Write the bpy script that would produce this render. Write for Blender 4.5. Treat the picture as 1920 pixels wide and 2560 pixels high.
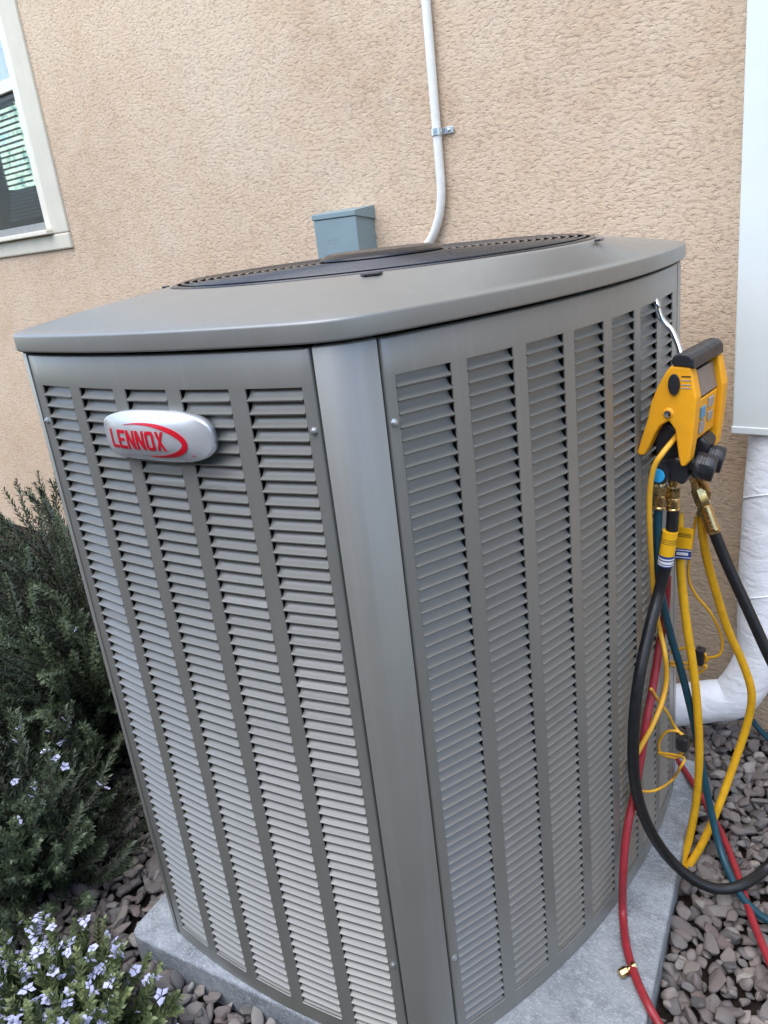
import bpy, bmesh, math, random
from mathutils import Vector, Matrix, noise
R_ = math.radians
for o in list(bpy.data.objects): bpy.data.objects.remove(o)
scene = bpy.context.scene
COL = scene.collection

# ------------------------------------------------------------------ camera
CAM = Vector((0.0, 0.0, 1.32825))
CR = Vector((0.7758, 0.6208, -0.1132)).normalized()
CF = Vector((-0.6178, 0.7107, -0.3364)); CF = (CF - CF.dot(CR) * CR).normalized()
CU = CR.cross(CF)
FPX = 1993.1                                  # focal length in pixels of the 1920x2560 frame
cam_d = bpy.data.cameras.new('camera'); cam = bpy.data.objects.new('camera', cam_d); COL.objects.link(cam)
cam_d.sensor_fit = 'VERTICAL'; cam_d.sensor_height = 36.0; cam_d.sensor_width = 27.0
cam_d.lens = FPX / 2560 * 36.0
cam_d.clip_start = 0.02; cam_d.clip_end = 500
cam.matrix_world = Matrix((
    (CR.x, CU.x, -CF.x, CAM.x), (CR.y, CU.y, -CF.y, CAM.y), (CR.z, CU.z, -CF.z, CAM.z), (0, 0, 0, 1)))
scene.camera = cam
scene.render.resolution_x = 768; scene.render.resolution_y = 1024

# ------------------------------------------------------------------ sky, sun, exposure
SUN_EL, SUN_AZ = R_(62), R_(266)              # azimuth measured from +X towards +Y (direction the light comes from)
world = bpy.data.worlds.new('World'); scene.world = world; world.use_nodes = True
wn = world.node_tree.nodes; wl = world.node_tree.links
bgn = wn['Background']; sky = wn.new('ShaderNodeTexSky'); sky.sky_type = 'NISHITA'; sky.sun_disc = False
sky.sun_elevation = SUN_EL; sky.sun_rotation = math.pi / 2 - SUN_AZ
sky.air_density = 1.0; sky.dust_density = 1.1; sky.ozone_density = 1.0
wl.new(sky.outputs[0], bgn.inputs[0]); bgn.inputs[1].default_value = 0.15
sun_d = bpy.data.lights.new('sun', 'SUN'); sun_d.energy = 1.15; sun_d.angle = R_(75); sun_d.color = (1.0, 0.99, 0.975)
sun = bpy.data.objects.new('sun', sun_d); COL.objects.link(sun)
sd = Vector((math.cos(SUN_EL) * math.cos(SUN_AZ), math.cos(SUN_EL) * math.sin(SUN_AZ), math.sin(SUN_EL)))
sun.rotation_euler = (-sd).to_track_quat('-Z', 'Y').to_euler(); sun.location = (0, -3, 6)
vs = scene.view_settings; vs.view_transform = 'Standard'; vs.look = 'None'; vs.gamma = 1.0; vs.exposure = 1.55
vs.use_curve_mapping = False

# ------------------------------------------------------------------ helpers
def tag(o, label=None, cat=None, group=None, kind=None):
    if label: o['label'] = label
    if cat: o['category'] = cat
    if group: o['group'] = group
    if kind: o['kind'] = kind
    return o
def empty(name, loc=(0, 0, 0)):
    o = bpy.data.objects.new(name, None); COL.objects.link(o); o.location = loc; o.empty_display_size = 0.05; return o
def link(name, me, mat=None, parent=None):
    o = bpy.data.objects.new(name, me); COL.objects.link(o)
    if mat is not None and not me.materials: me.materials.append(mat)
    if parent is not None:
        o.parent = parent
        if parent.type == 'EMPTY': o.matrix_parent_inverse = Matrix.Translation(-Vector(parent.location))
    return o
def mesh(name, V, F, smooth=False):
    me = bpy.data.meshes.new(name); me.from_pydata([tuple(v) for v in V], [], F); me.update()
    if smooth: me.polygons.foreach_set('use_smooth', [True] * len(me.polygons))
    return me
def fixn(me):
    bm = bmesh.new(); bm.from_mesh(me); bmesh.ops.recalc_face_normals(bm, faces=bm.faces); bm.to_mesh(me); bm.free(); return me
def sharp(o, deg=35):
    m = o.modifiers.new('split', 'EDGE_SPLIT'); m.split_angle = R_(deg); return o
def bev(o, w=0.002, seg=2):
    m = o.modifiers.new('bevel', 'BEVEL'); m.width = w; m.segments = seg; m.limit_method = 'ANGLE'; m.angle_limit = R_(35)
    return sharp(o, 40)
def boxm(x0, x1, y0, y1, z0, z1):
    V = [(x, y, z) for z in (z0, z1) for y in (y0, y1) for x in (x0, x1)]
    F = [(0, 2, 3, 1), (4, 5, 7, 6), (0, 1, 5, 4), (2, 6, 7, 3), (0, 4, 6, 2), (1, 3, 7, 5)]
    return mesh('box', V, F)
def box(name, x0, x1, y0, y1, z0, z1, mat, parent, b=0.002):
    o = link(name, boxm(x0, x1, y0, y1, z0, z1), mat, parent)
    if b: bev(o, b)
    return o
def catmull(P, n=8):
    P = [Vector(p) for p in P]; Q = [2 * P[0] - P[1]] + P + [2 * P[-1] - P[-2]]; out = []
    for i in range(1, len(Q) - 2):
        a, b, c, d = Q[i - 1], Q[i], Q[i + 1], Q[i + 2]
        for k in range(n):
            t = k / n
            out.append(0.5 * (2 * b + (c - a) * t + (2 * a - 5 * b + 4 * c - d) * t * t + (3 * b - a - 3 * c + d) * t ** 3))
    out.append(P[-1]); return out
def tube_data(path, rad, seg=10, caps=True, V=None, F=None):
    V = [] if V is None else V; F = [] if F is None else F
    n = len(path); rs = rad if isinstance(rad, (list, tuple)) else [rad] * n
    base = len(V); up = None
    for i, p in enumerate(path):
        t = (path[min(i + 1, n - 1)] - path[max(i - 1, 0)])
        t = t.normalized() if t.length > 1e-9 else Vector((0, 0, 1))
        if up is None: up = t.orthogonal().normalized()
        up = (up - up.dot(t) * t); up = up.normalized() if up.length > 1e-6 else t.orthogonal().normalized()
        s = t.cross(up)
        for k in range(seg):
            a = 2 * math.pi * k / seg
            V.append(p + rs[i] * (math.cos(a) * up + math.sin(a) * s))
    for i in range(n - 1):
        for k in range(seg):
            k2 = (k + 1) % seg
            F.append((base + i * seg + k, base + i * seg + k2, base + (i + 1) * seg + k2, base + (i + 1) * seg + k))
    if caps:
        F.append(tuple(base + k for k in reversed(range(seg)))); F.append(tuple(base + (n - 1) * seg + k for k in range(seg)))
    return V, F
def tube(name, path, rad, mat, parent=None, seg=12, caps=True):
    V, F = tube_data([Vector(p) for p in path], rad, seg, caps)
    o = link(name, mesh(name, V, F, True), mat, parent); return sharp(o, 50)
def lathe(name, axis_a, axis_b, prof, mat, parent, seg=16):
    """prof: (distance along a->b, radius)"""
    a = Vector(axis_a); d = (Vector(axis_b) - a).normalized(); u = d.orthogonal().normalized(); w = d.cross(u)
    V = []; F = []
    for (s, r) in prof:
        for k in range(seg):
            q = 2 * math.pi * k / seg; V.append(a + d * s + r * (math.cos(q) * u + math.sin(q) * w))
    for i in range(len(prof) - 1):
        for k in range(seg):
            k2 = (k + 1) % seg; F.append((i * seg + k, i * seg + k2, (i + 1) * seg + k2, (i + 1) * seg + k))
    F.append(tuple(reversed(range(seg)))); F.append(tuple((len(prof) - 1) * seg + k for k in range(seg)))
    o = link(name, fixn(mesh(name, V, F, True)), mat, parent); return sharp(o, 35)
def extrude_poly(name, pts, vec, mat, parent, b=0.0, seg=2):
    """pts: planar polygon of Vectors, extruded by vec"""
    n = len(pts); V = [Vector(p) for p in pts] + [Vector(p) + Vector(vec) for p in pts]
    F = [tuple(range(n)), tuple(reversed(range(n, 2 * n)))] + [(i, i + n, (i + 1) % n + n, (i + 1) % n) for i in range(n)]
    me = fixn(mesh(name, V, F)); o = link(name, me, mat, parent)
    if b: bev(o, b, seg)
    return o
def ray(px, py): return CR * ((px - 960) / FPX) - CU * ((py - 1280) / FPX) + CF
def at(px, py, ax, val):
    """place of a point seen in the photograph, at a known X, Y or Z of the yard"""
    d = ray(px, py)
    if ax == 'F':                                  # at a given clearance in front of the side louver panel
        lo, hi = 0.6, 1.62
        for _ in range(40):
            y = 0.5 * (lo + hi); q = CAM + d * ((y - CAM.y) / d.y); t = (Vector((q.x, q.y)) - FR.o).dot(FR.d); h = (Vector((q.x, q.y)) - FR.o).dot(FR.n)
            a, b, c = FR.q; gap = (a * t * t + b * t + c) - h
            if gap > val: lo = y
            else: hi = y
        return q
    i = 'XYZ'.index(ax); return CAM + d * ((val - CAM[i]) / d[i])

# ------------------------------------------------------------------ materials
def newmat(name):
    m = bpy.data.materials.new(name); m.use_nodes = True
    return m, m.node_tree.nodes, m.node_tree.links, m.node_tree.nodes['Principled BSDF']
def coords(n, l, scale=(1, 1, 1), kind='Object'):
    tc = n.new('ShaderNodeTexCoord'); mp = n.new('ShaderNodeMapping'); mp.inputs['Scale'].default_value = scale
    l.new(tc.outputs[kind], mp.inputs[0]); return mp.outputs[0]
def nz(n, l, vec, scale, detail=4, rough=0.55, dist=0.0):
    t = n.new('ShaderNodeTexNoise'); t.inputs['Scale'].default_value = scale; t.inputs['Detail'].default_value = detail
    t.inputs['Roughness'].default_value = rough; t.inputs['Distortion'].default_value = dist
    if vec is not None: l.new(vec, t.inputs['Vector'])
    return t.outputs['Fac']
def ramp(n, l, fac, stops):
    r = n.new('ShaderNodeValToRGB'); e = r.color_ramp.elements
    while len(e) < len(stops): e.new(0.5)
    for el, (p, c) in zip(e, stops):
        el.position = p; el.color = (c, c, c, 1) if isinstance(c, (int, float)) else (*c, 1)
    l.new(fac, r.inputs[0]); return r.outputs[0]
def bump(n, l, h, strength, dist, bs, prev=None):
    b = n.new('ShaderNodeBump'); b.inputs['Strength'].default_value = strength; b.inputs['Distance'].default_value = dist
    l.new(h, b.inputs['Height'])
    if prev is not None: l.new(prev, b.inputs['Normal'])
    if bs is not None: l.new(b.outputs[0], bs.inputs['Normal'])
    return b.outputs[0]
def mixc(n, l, fac, a, b, mode='MIX'):
    m = n.new('ShaderNodeMix'); m.data_type = 'RGBA'; m.blend_type = mode
    for s, v in ((6, a), (7, b)):
        if isinstance(v, tuple): m.inputs[s].default_value = (*v, 1)
        else: l.new(v, m.inputs[s])
    if isinstance(fac, (int, float)): m.inputs[0].default_value = fac
    else: l.new(fac, m.inputs[0])
    return m.outputs[2]
def simple(name, col, rough=0.5, metal=0.0, var=0.12, vscale=30, bumpd=0.0, bscale=200, coat=0.0, spec=0.5, trans=0.0, rvar=0.08):
    m, n, l, b = newmat(name); v = coords(n, l)
    f = nz(n, l, v, vscale, 5)
    c1 = tuple(max(0, c * (1 - var)) for c in col); c2 = tuple(min(1, c * (1 + var)) for c in col)
    l.new(ramp(n, l, f, [(0.3, c1), (0.7, c2)]), b.inputs['Base Color'])
    l.new(ramp(n, l, nz(n, l, v, vscale * 2.3, 4), [(0.3, max(0.02, rough - rvar)), (0.7, min(1, rough + rvar))]), b.inputs['Roughness'])
    b.inputs['Metallic'].default_value = metal; b.inputs['Specular IOR Level'].default_value = spec
    b.inputs['Coat Weight'].default_value = coat; b.inputs['Coat Roughness'].default_value = 0.15
    b.inputs['Transmission Weight'].default_value = trans
    if bumpd: bump(n, l, nz(n, l, v, bscale, 3), 0.6, bumpd, b)
    return m
M = {}
def mk_paint():
    m, n, l, b = newmat('unit_paint'); v = coords(n, l)
    f = nz(n, l, v, 7, 6, 0.6)
    col = ramp(n, l, f, [(0.25, (0.158, 0.159, 0.141)), (0.6, (0.172, 0.173, 0.154)), (0.85, (0.186, 0.186, 0.166))])
    dust = ramp(n, l, nz(n, l, v, 60, 6, 0.7), [(0.66, 0.0), (0.9, 0.12)])
    streak = ramp(n, l, nz(n, l, coords(n, l, (55, 55, 1.6)), 1.0, 5, 0.6), [(0.54, 0.0), (0.72, 0.42)])
    col = mixc(n, l, streak, col, (0.215, 0.212, 0.20))
    col = mixc(n, l, ramp(n, l, nz(n, l, coords(n, l, (30, 30, 3)), 1.3, 6, 0.7), [(0.60, 0.0), (0.72, 0.35)]), col, (0.13, 0.126, 0.118))
    l.new(mixc(n, l, dust, col, (0.27, 0.26, 0.24)), b.inputs['Base Color'])
    l.new(ramp(n, l, nz(n, l, v, 25, 5), [(0.3, 0.38), (0.75, 0.46)]), b.inputs['Roughness'])
    b.inputs['Specular IOR Level'].default_value = 1.0; b.inputs['Coat Weight'].default_value = 0.75; b.inputs['Coat Roughness'].default_value = 0.42; b.inputs['Coat IOR'].default_value = 1.55
    bump(n, l, nz(n, l, v, 6, 2), 0.04, 0.006, b)
    return m
M['paint'] = mk_paint()
M['dark'] = simple('dark_coil', (0.012, 0.012, 0.013), 0.7, var=0.4, vscale=120, spec=0.2)
M['black_wire'] = simple('black_coated_wire', (0.03, 0.031, 0.034), 0.32, var=0.3, coat=0.3)
M['black_cap'] = simple('black_fan_cap', (0.016, 0.016, 0.018), 0.3, var=0.2)
def mk_stucco():
    m, n, l, b = newmat('beige_stucco'); v = coords(n, l); vs_ = coords(n, l, (0.8, 1, 1.25))
    big = nz(n, l, v, 1.7, 5, 0.6); mid = nz(n, l, v, 9, 5, 0.6); fine = nz(n, l, vs_, 95, 6, 0.65)
    c = ramp(n, l, big, [(0.32, (0.51, 0.362, 0.238)), (0.5, (0.575, 0.42, 0.282)), (0.68, (0.615, 0.475, 0.338))])
    c = mixc(n, l, ramp(n, l, mid, [(0.4, 0.0), (0.75, 0.55)]), c, (0.60, 0.485, 0.375))
    c = mixc(n, l, ramp(n, l, fine, [(0.32, 0.75), (0.5, 0.0)]), c, (0.36, 0.26, 0.185))
    c = mixc(n, l, ramp(n, l, nz(n, l, coords(n, l, (0.62, 1, 1.15)), 30, 5, 0.65), [(0.42, 0.0), (0.66, 0.5)]), c, (0.62, 0.485, 0.345))
    l.new(c, b.inputs['Base Color']); b.inputs['Roughness'].default_value = 0.93; b.inputs['Specular IOR Level'].default_value = 0.2
    # dashed, knocked-down lumps with pits between them
    vd = coords(n, l, (0.62, 1, 1.15))
    lump = ramp(n, l, nz(n, l, vd, 100, 4, 0.6, 0.2), [(0.36, 0.0), (0.46, 0.8), (0.60, 1.0)])
    pit = ramp(n, l, nz(n, l, vd, 150, 3, 0.55, 0.3), [(0.30, 0.0), (0.46, 1.0)])
    hv = n.new('ShaderNodeMath'); hv.operation = 'MULTIPLY_ADD'; hv.inputs[1].default_value = 0.55
    l.new(pit, hv.inputs[0]); l.new(lump, hv.inputs[2])
    b1 = bump(n, l, hv.outputs[0], 0.95, 0.0017, None)
    bump(n, l, nz(n, l, v, 380, 3, 0.7), 0.45, 0.0010, b, b1)
    return m
M['stucco'] = mk_stucco()
M['trim'] = simple('window_trim_paint', (0.56, 0.51, 0.40), 0.55, var=0.05, vscale=12, bumpd=0.0006, bscale=90)
M['vinyl'] = simple('window_vinyl', (0.66, 0.605, 0.49), 0.4, var=0.04)
M['grey_bar'] = simple('screen_frame_grey', (0.22, 0.22, 0.21), 0.5)
M['cover'] = simple('white_cover_paint', (0.67, 0.70, 0.66), 0.38, var=0.03, vscale=6)
M['emt'] = simple('painted_conduit', (0.72, 0.70, 0.64), 0.4, var=0.06, vscale=40, metal=0.0)
M['zinc'] = simple('zinc_strap', (0.62, 0.66, 0.68), 0.3, metal=0.9, var=0.1)
M['box'] = simple('grey_enclosure_paint', (0.20, 0.265, 0.275), 0.45, var=0.05, vscale=14, bumpd=0.0003, bscale=300)
M['screw'] = simple('screw_steel', (0.55, 0.58, 0.58), 0.35, metal=0.8)
M['brass'] = simple('brass', (0.62, 0.44, 0.20), 0.28, metal=1.0, var=0.2, vscale=80)
M['chrome'] = simple('chrome_hook', (0.75, 0.77, 0.8), 0.15, metal=1.0)
M['yellow'] = simple('yellow_rubber', (0.90, 0.40, 0.010), 0.5, var=0.07, vscale=25)
M['yhose'] = simple('yellow_hose_rubber', (0.74, 0.40, 0.012), 0.45, var=0.12, vscale=60, bumpd=0.0006, bscale=400)
M['ycable'] = simple('yellow_cable', (0.80, 0.42, 0.03), 0.45, var=0.1)
M['black'] = simple('black_plastic', (0.018, 0.019, 0.022), 0.42, var=0.25)
M['bhose'] = simple('black_hose_rubber', (0.010, 0.0105, 0.012), 0.42, var=0.3, vscale=60, bumpd=0.0006, bscale=500)
M['teal'] = simple('teal_hose_rubber', (0.008, 0.058, 0.085), 0.42, var=0.15, vscale=60)
M['red'] = simple('red_hose_rubber', (0.30, 0.024, 0.034), 0.42, var=0.15, vscale=60)
M['screen'] = simple('gauge_display', (0.20, 0.17, 0.15), 0.2, var=0.06)
M['key_blue'] = simple('blue_key', (0.10, 0.32, 0.52), 0.45)
M['key_grey'] = simple('grey_key', (0.36, 0.34, 0.32), 0.5)
M['dot_blue'] = simple('light_blue_disc', (0.03, 0.42, 0.78), 0.35)
M['tag_yellow'] = simple('tag_yellow', (0.88, 0.47, 0.01), 0.45, var=0.03)
M['tag_blue'] = simple('tag_blue', (0.015, 0.05, 0.22), 0.45, var=0.03)
M['tag_white'] = simple('tag_white', (0.75, 0.75, 0.75), 0.5, var=0.03)
M['badge'] = simple('silver_badge', (0.60, 0.62, 0.63), 0.3, var=0.02, metal=0.5, vscale=10)
M['badge_red'] = simple('badge_red', (0.52, 0.006, 0.02), 0.4, var=0.03)
M['soil'] = simple('dark_soil', (0.028, 0.021, 0.017), 0.95, var=0.4, vscale=60, bumpd=0.01, bscale=60, spec=0.1)
def mk_wrap():
    m, n, l, b = newmat('white_pipe_wrap'); v = coords(n, l)
    l.new(ramp(n, l, nz(n, l, v, 25, 5), [(0.3, (0.80, 0.81, 0.82)), (0.7, (0.86, 0.87, 0.88))]), b.inputs['Base Color'])
    b.inputs['Roughness'].default_value = 0.42
    b1 = bump(n, l, nz(n, l, coords(n, l, (1, 1, 2.2)), 20, 4, 0.55, 0.5), 0.55, 0.008, None)
    bump(n, l, nz(n, l, v, 130, 3, 0.6, 0.6), 0.2, 0.0015, b, b1)
    return m
M['wrap'] = mk_wrap()
def mk_pad():
    m, n, l, b = newmat('composite_pad'); v = coords(n, l)
    vs1 = coords(n, l, (1.0, 3.0, 1.0))
    blot = nz(n, l, v, 14, 6, 0.7, 0.4); fib = nz(n, l, vs1, 130, 5, 0.7, 1.5); pale = nz(n, l, v, 45, 5, 0.7)
    c = ramp(n, l, blot, [(0.34, (0.17, 0.19, 0.20)), (0.5, (0.255, 0.28, 0.30)), (0.66, (0.33, 0.355, 0.38))])
    c = mixc(n, l, ramp(n, l, fib, [(0.50, 0.0), (0.64, 0.65)]), c, (0.58, 0.62, 0.66))
    c = mixc(n, l, ramp(n, l, pale, [(0.55, 0.0), (0.70, 0.55)]), c, (0.52, 0.55, 0.58))
    l.new(c, b.inputs['Base Color']); b.inputs['Roughness'].default_value = 0.8; b.inputs['Specular IOR Level'].default_value = 0.3
    b1 = bump(n, l, fib, 0.5, 0.002, None); bump(n, l, nz(n, l, v, 260, 3), 0.4, 0.001, b, b1)
    return m
M['pad'] = mk_pad()
def mk_stone():
    m, n, l, b = newmat('river_stone'); v = coords(n, l)
    oi = n.new('ShaderNodeAttribute'); oi.attribute_type = 'GEOMETRY'; oi.attribute_name = 'tone'
    inf = n.new('ShaderNodeObjectInfo')
    ad = n.new('ShaderNodeMath'); ad.operation = 'ADD'; l.new(oi.outputs['Fac'], ad.inputs[0]); l.new(inf.outputs['Random'], ad.inputs[1])
    fr = n.new('ShaderNodeMath'); fr.operation = 'FRACT'; l.new(ad.outputs[0], fr.inputs[0])
    c = ramp(n, l, fr.outputs[0], [(0.0, (0.17, 0.16, 0.155)), (0.14, (0.30, 0.225, 0.195)), (0.27, (0.22, 0.205, 0.195)), (0.38, (0.38, 0.285, 0.235)), (0.50, (0.25, 0.235, 0.22)),
        (0.61, (0.46, 0.38, 0.31)), (0.71, (0.20, 0.15, 0.13)), (0.80, (0.54, 0.48, 0.41)), (0.88, (0.31, 0.285, 0.26)), (0.94, (0.27, 0.18, 0.15)), (1.0, (0.15, 0.15, 0.16))])
    sp = nz(n, l, v, 90, 6, 0.7)
    c = mixc(n, l, ramp(n, l, sp, [(0.45, 0.0), (0.75, 0.45)]), c, (0.36, 0.32, 0.30))
    c = mixc(n, l, ramp(n, l, nz(n, l, v, 35, 5, 0.6), [(0.3, 0.5), (0.5, 0.0)]), c, (0.10, 0.085, 0.085))
    hs = n.new('ShaderNodeHueSaturation'); hs.inputs['Saturation'].default_value = 0.72; hs.inputs['Value'].default_value = 0.72; l.new(c, hs.inputs['Color']); c = hs.outputs[0]
    l.new(c, b.inputs['Base Color']); b.inputs['Roughness'].default_value = 0.78; b.inputs['Specular IOR Level'].default_value = 0.35
    bump(n, l, nz(n, l, v, 180, 5, 0.65), 0.5, 0.003, b)
    return m
M['stone'] = mk_stone()
def mk_leaf(name, c1, c2, c3):
    m, n, l, b = newmat(name)
    a = n.new('ShaderNodeAttribute'); a.attribute_type = 'GEOMETRY'; a.attribute_name = 'tone'
    l.new(ramp(n, l, a.outputs['Fac'], [(0.0, c1), (0.55, c2), (1.0, c3)]), b.inputs['Base Color'])
    b.inputs['Roughness'].default_value = 0.55
    b.inputs['Subsurface Weight'].default_value = 0.0
    return m
M['leaf'] = mk_leaf('rosemary_leaf', (0.012, 0.020, 0.010), (0.056, 0.082, 0.040), (0.17, 0.21, 0.11))
M['leaf_light'] = mk_leaf('young_leaf', (0.06, 0.085, 0.035), (0.165, 0.205, 0.08), (0.31, 0.35, 0.16))
M['stem'] = simple('woody_stem', (0.12, 0.095, 0.08), 0.85, var=0.25, vscale=90)
M['stem_green'] = simple('green_stem', (0.12, 0.15, 0.07), 0.7, var=0.2)
M['petal'] = simple('pale_lilac_petal', (0.55, 0.57, 0.78), 0.55, var=0.08)
def mk_glass():
    m, n, l, b = newmat('window_glass'); v = coords(n, l)
    b.inputs['Base Color'].default_value = (0.9, 0.95, 0.95, 1); b.inputs['Roughness'].default_value = 0.02
    b.inputs['Transmission Weight'].default_value = 1.0; b.inputs['IOR'].default_value = 1.45
    bump(n, l, nz(n, l, v, 3, 2), 0.1, 0.002, b); return m
M['glass'] = mk_glass()
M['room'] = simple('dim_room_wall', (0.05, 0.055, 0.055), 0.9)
M['blind'] = simple('blind_slat', (0.20, 0.27, 0.28), 0.5, var=0.05)
M['shade'] = simple('white_roller_shade', (0.72, 0.76, 0.75), 0.7, var=0.03)
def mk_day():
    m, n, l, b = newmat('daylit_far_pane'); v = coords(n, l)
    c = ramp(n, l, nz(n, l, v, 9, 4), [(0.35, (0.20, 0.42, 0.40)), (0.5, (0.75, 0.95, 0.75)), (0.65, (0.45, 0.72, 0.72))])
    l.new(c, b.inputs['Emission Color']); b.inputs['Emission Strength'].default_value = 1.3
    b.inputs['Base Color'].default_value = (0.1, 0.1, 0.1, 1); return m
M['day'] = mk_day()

# ------------------------------------------------------------------ ground
WALL_Y = 1.88
SLAB_Z = 0.066
gv = []; gf = []
g_me = mesh('gravel_bed', [(-60, -60, -0.012), (60, -60, -0.012), (60, 60, -0.012), (-60, 60, -0.012)], [(0, 1, 2, 3)])
ground = tag(link('gravel_bed', g_me, M['soil']), kind='structure')

# ------------------------------------------------------------------ house wall with window
house = tag(empty('house', (-1.5, WALL_Y, 0)), 'house side wall of beige dashed stucco with a white framed window', 'house')
WX0 = at(187, 620, 'Y', WALL_Y).x - 0.003       # outer right edge of window casing
WZ0 = 1.385                                      # bottom of casing
WIN_W, WIN_H = 1.30, 1.45
ox0, ox1, oz0, oz1 = WX0 - WIN_W + 0.05, WX0 - 0.05, WZ0 + 0.04, WZ0 + WIN_H - 0.05
def wall_mesh():
    xs = [-9, ox0, ox1, 6]; zs = [-0.3, oz0, oz1, 4.6]; V = []; F = []
    for y in (WALL_Y, WALL_Y + 0.16):
        for z in zs:
            for x in xs: V.append((x, y, z))
    for j in range(3):
        for i in range(3):
            if i == 1 and j == 1: continue
            a = j * 4 + i; F.append((a, a + 1, a + 5, a + 4)); a += 16; F.append((a, a + 4, a + 5, a + 1))
    for (a, b) in ((5, 6), (6, 10), (10, 9), (9, 5)): F.append((a, a + 16, b + 16, b))
    F += [(0, 16, 17, 1), (1, 17, 18, 2), (2, 18, 19, 3), (12, 13, 29, 28), (13, 14, 30, 29), (14, 15, 31, 30), (0, 4, 20, 16), (4, 8, 24, 20), (8, 12, 28, 24), (3, 19, 23, 7), (7, 23, 27, 11), (11, 27, 31, 15)]
    return fixn(mesh('wall', V, F))
link('wall', wall_mesh(), M['stucco'], house)
win = link('window', boxm(ox0 - 0.002, ox1 + 0.002, WALL_Y + 0.075, WALL_Y + 0.085, oz0, oz0 + 0.03), M['vinyl'], house)
def wpart(name, x0, x1, y0, y1, z0, z1, m, b=0.004): return box(name, x0, x1, y0, y1, z0, z1, M[m], win, b)
# casing boards, proud of the stucco
CW = 0.118
wpart('casing', WX0 - CW, WX0, WALL_Y - 0.011, WALL_Y + 0.01, WZ0 + 0.062, WZ0 + WIN_H, 'trim', 0.006)
wpart('casing', WX0 - WIN_W, WX0 - WIN_W + CW, WALL_Y - 0.011, WALL_Y + 0.01, WZ0 + 0.062, WZ0 + WIN_H, 'trim', 0.006)
wpart('casing', WX0 - WIN_W, WX0, WALL_Y - 0.0125, WALL_Y + 0.01, WZ0, WZ0 + 0.0615, 'trim', 0.006)
wpart('sill', WX0 - WIN_W + 0.06, WX0 - CW + 0.004, WALL_Y - 0.040, WALL_Y + 0.03, WZ0 + 0.064, WZ0 + 0.083, 'vinyl', 0.004)
fx1 = WX0 - CW + 0.002; fx0 = WX0 - WIN_W + CW - 0.002; fz0 = WZ0 + 0.083
wpart('frame', fx1 - 0.055, fx1 - 0.0, WALL_Y - 0.008, WALL_Y + 0.06, fz0, WZ0 + WIN_H - 0.01, 'vinyl', 0.008)
wpart('frame', fx0, fx0 + 0.055, WALL_Y - 0.008, WALL_Y + 0.06, fz0, WZ0 + WIN_H - 0.01, 'vinyl', 0.008)
wpart('screen_bar', fx0 + 0.056, fx1 - 0.056, WALL_Y + 0.012, WALL_Y + 0.03, fz0 + 0.001, fz0 + 0.033, 'grey_bar', 0.002)
RZ = at(8, 238, 'Y', WALL_Y + 0.02).z
wpart('meeting_rail', fx0 + 0.056, fx1 - 0.056, WALL_Y + 0.006, WALL_Y + 0.045, RZ, RZ + 0.045, 'vinyl', 0.003)
wpart('roller_shade', fx0 + 0.056, fx1 - 0.056, WALL_Y + 0.085, WALL_Y + 0.09, RZ - 0.0, WZ0 + WIN_H - 0.03, 'shade', 0)
wpart('pane', fx0 + 0.05, fx1 - 0.05, WALL_Y + 0.034, WALL_Y + 0.038, fz0 + 0.034, RZ - 0.0005, 'glass', 0)
wpart('pane', fx0 + 0.05, fx1 - 0.05, WALL_Y + 0.048, WALL_Y + 0.052, RZ + 0.046, WZ0 + WIN_H - 0.02, 'glass', 0)
sm, sn_, sl_, sb_ = newmat('insect_screen'); sb_.inputs['Base Color'].default_value = (0.02, 0.021, 0.022, 1); sb_.inputs['Roughness'].default_value = 0.8
sb_.inputs['Alpha'].default_value = 0.38; M['mesh'] = sm
wpart('insect_screen', fx0 + 0.056, fx1 - 0.056, WALL_Y + 0.018, WALL_Y + 0.0185, fz0 + 0.033, RZ - 0.0005, 'mesh', 0)
# dim room behind, with a daylit far window and its blind
rm = boxm(-9.0, -2.2, WALL_Y + 0.17, WALL_Y + 1.62, 0.2, 3.0); rm.flip_normals()
bm = bmesh.new(); bm.from_mesh(rm)
for f_ in list(bm.faces):
    if f_.calc_center_median().y < WALL_Y + 0.3: bm.faces.remove(f_)
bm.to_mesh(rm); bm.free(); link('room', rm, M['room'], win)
def room_pt(px, py): return at(px, py, 'Y', WALL_Y + 1.55)
a_, b_ = room_pt(8, 300), room_pt(62, 455)
fw_x0, fw_x1, fw_z1, fw_z0 = a_.x - 0.15, b_.x + 0.18, a_.z + 0.08, b_.z - 0.03
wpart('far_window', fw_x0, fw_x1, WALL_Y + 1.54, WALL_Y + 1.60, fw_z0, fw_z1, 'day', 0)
nb = 14
for i in range(nb):
    z = fw_z0 + (fw_z1 - fw_z0) * (i + 0.5) / nb
    wpart('far_blind_slat', fw_x0 - 0.02, fw_x1 + 0.02, WALL_Y + 1.50, WALL_Y + 1.512, z - 0.006, z + 0.006, 'room', 0)
for i in range(8):                                # blind hanging low in this window
    p = at(52, 480 + i * 9.5, 'Y', WALL_Y + 0.12)
    wpart('blind_slat', p.x - 0.07, fx1 - 0.03, WALL_Y + 0.11, WALL_Y + 0.122, p.z - 0.0055, p.z + 0.0055, 'blind', 0)

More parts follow.
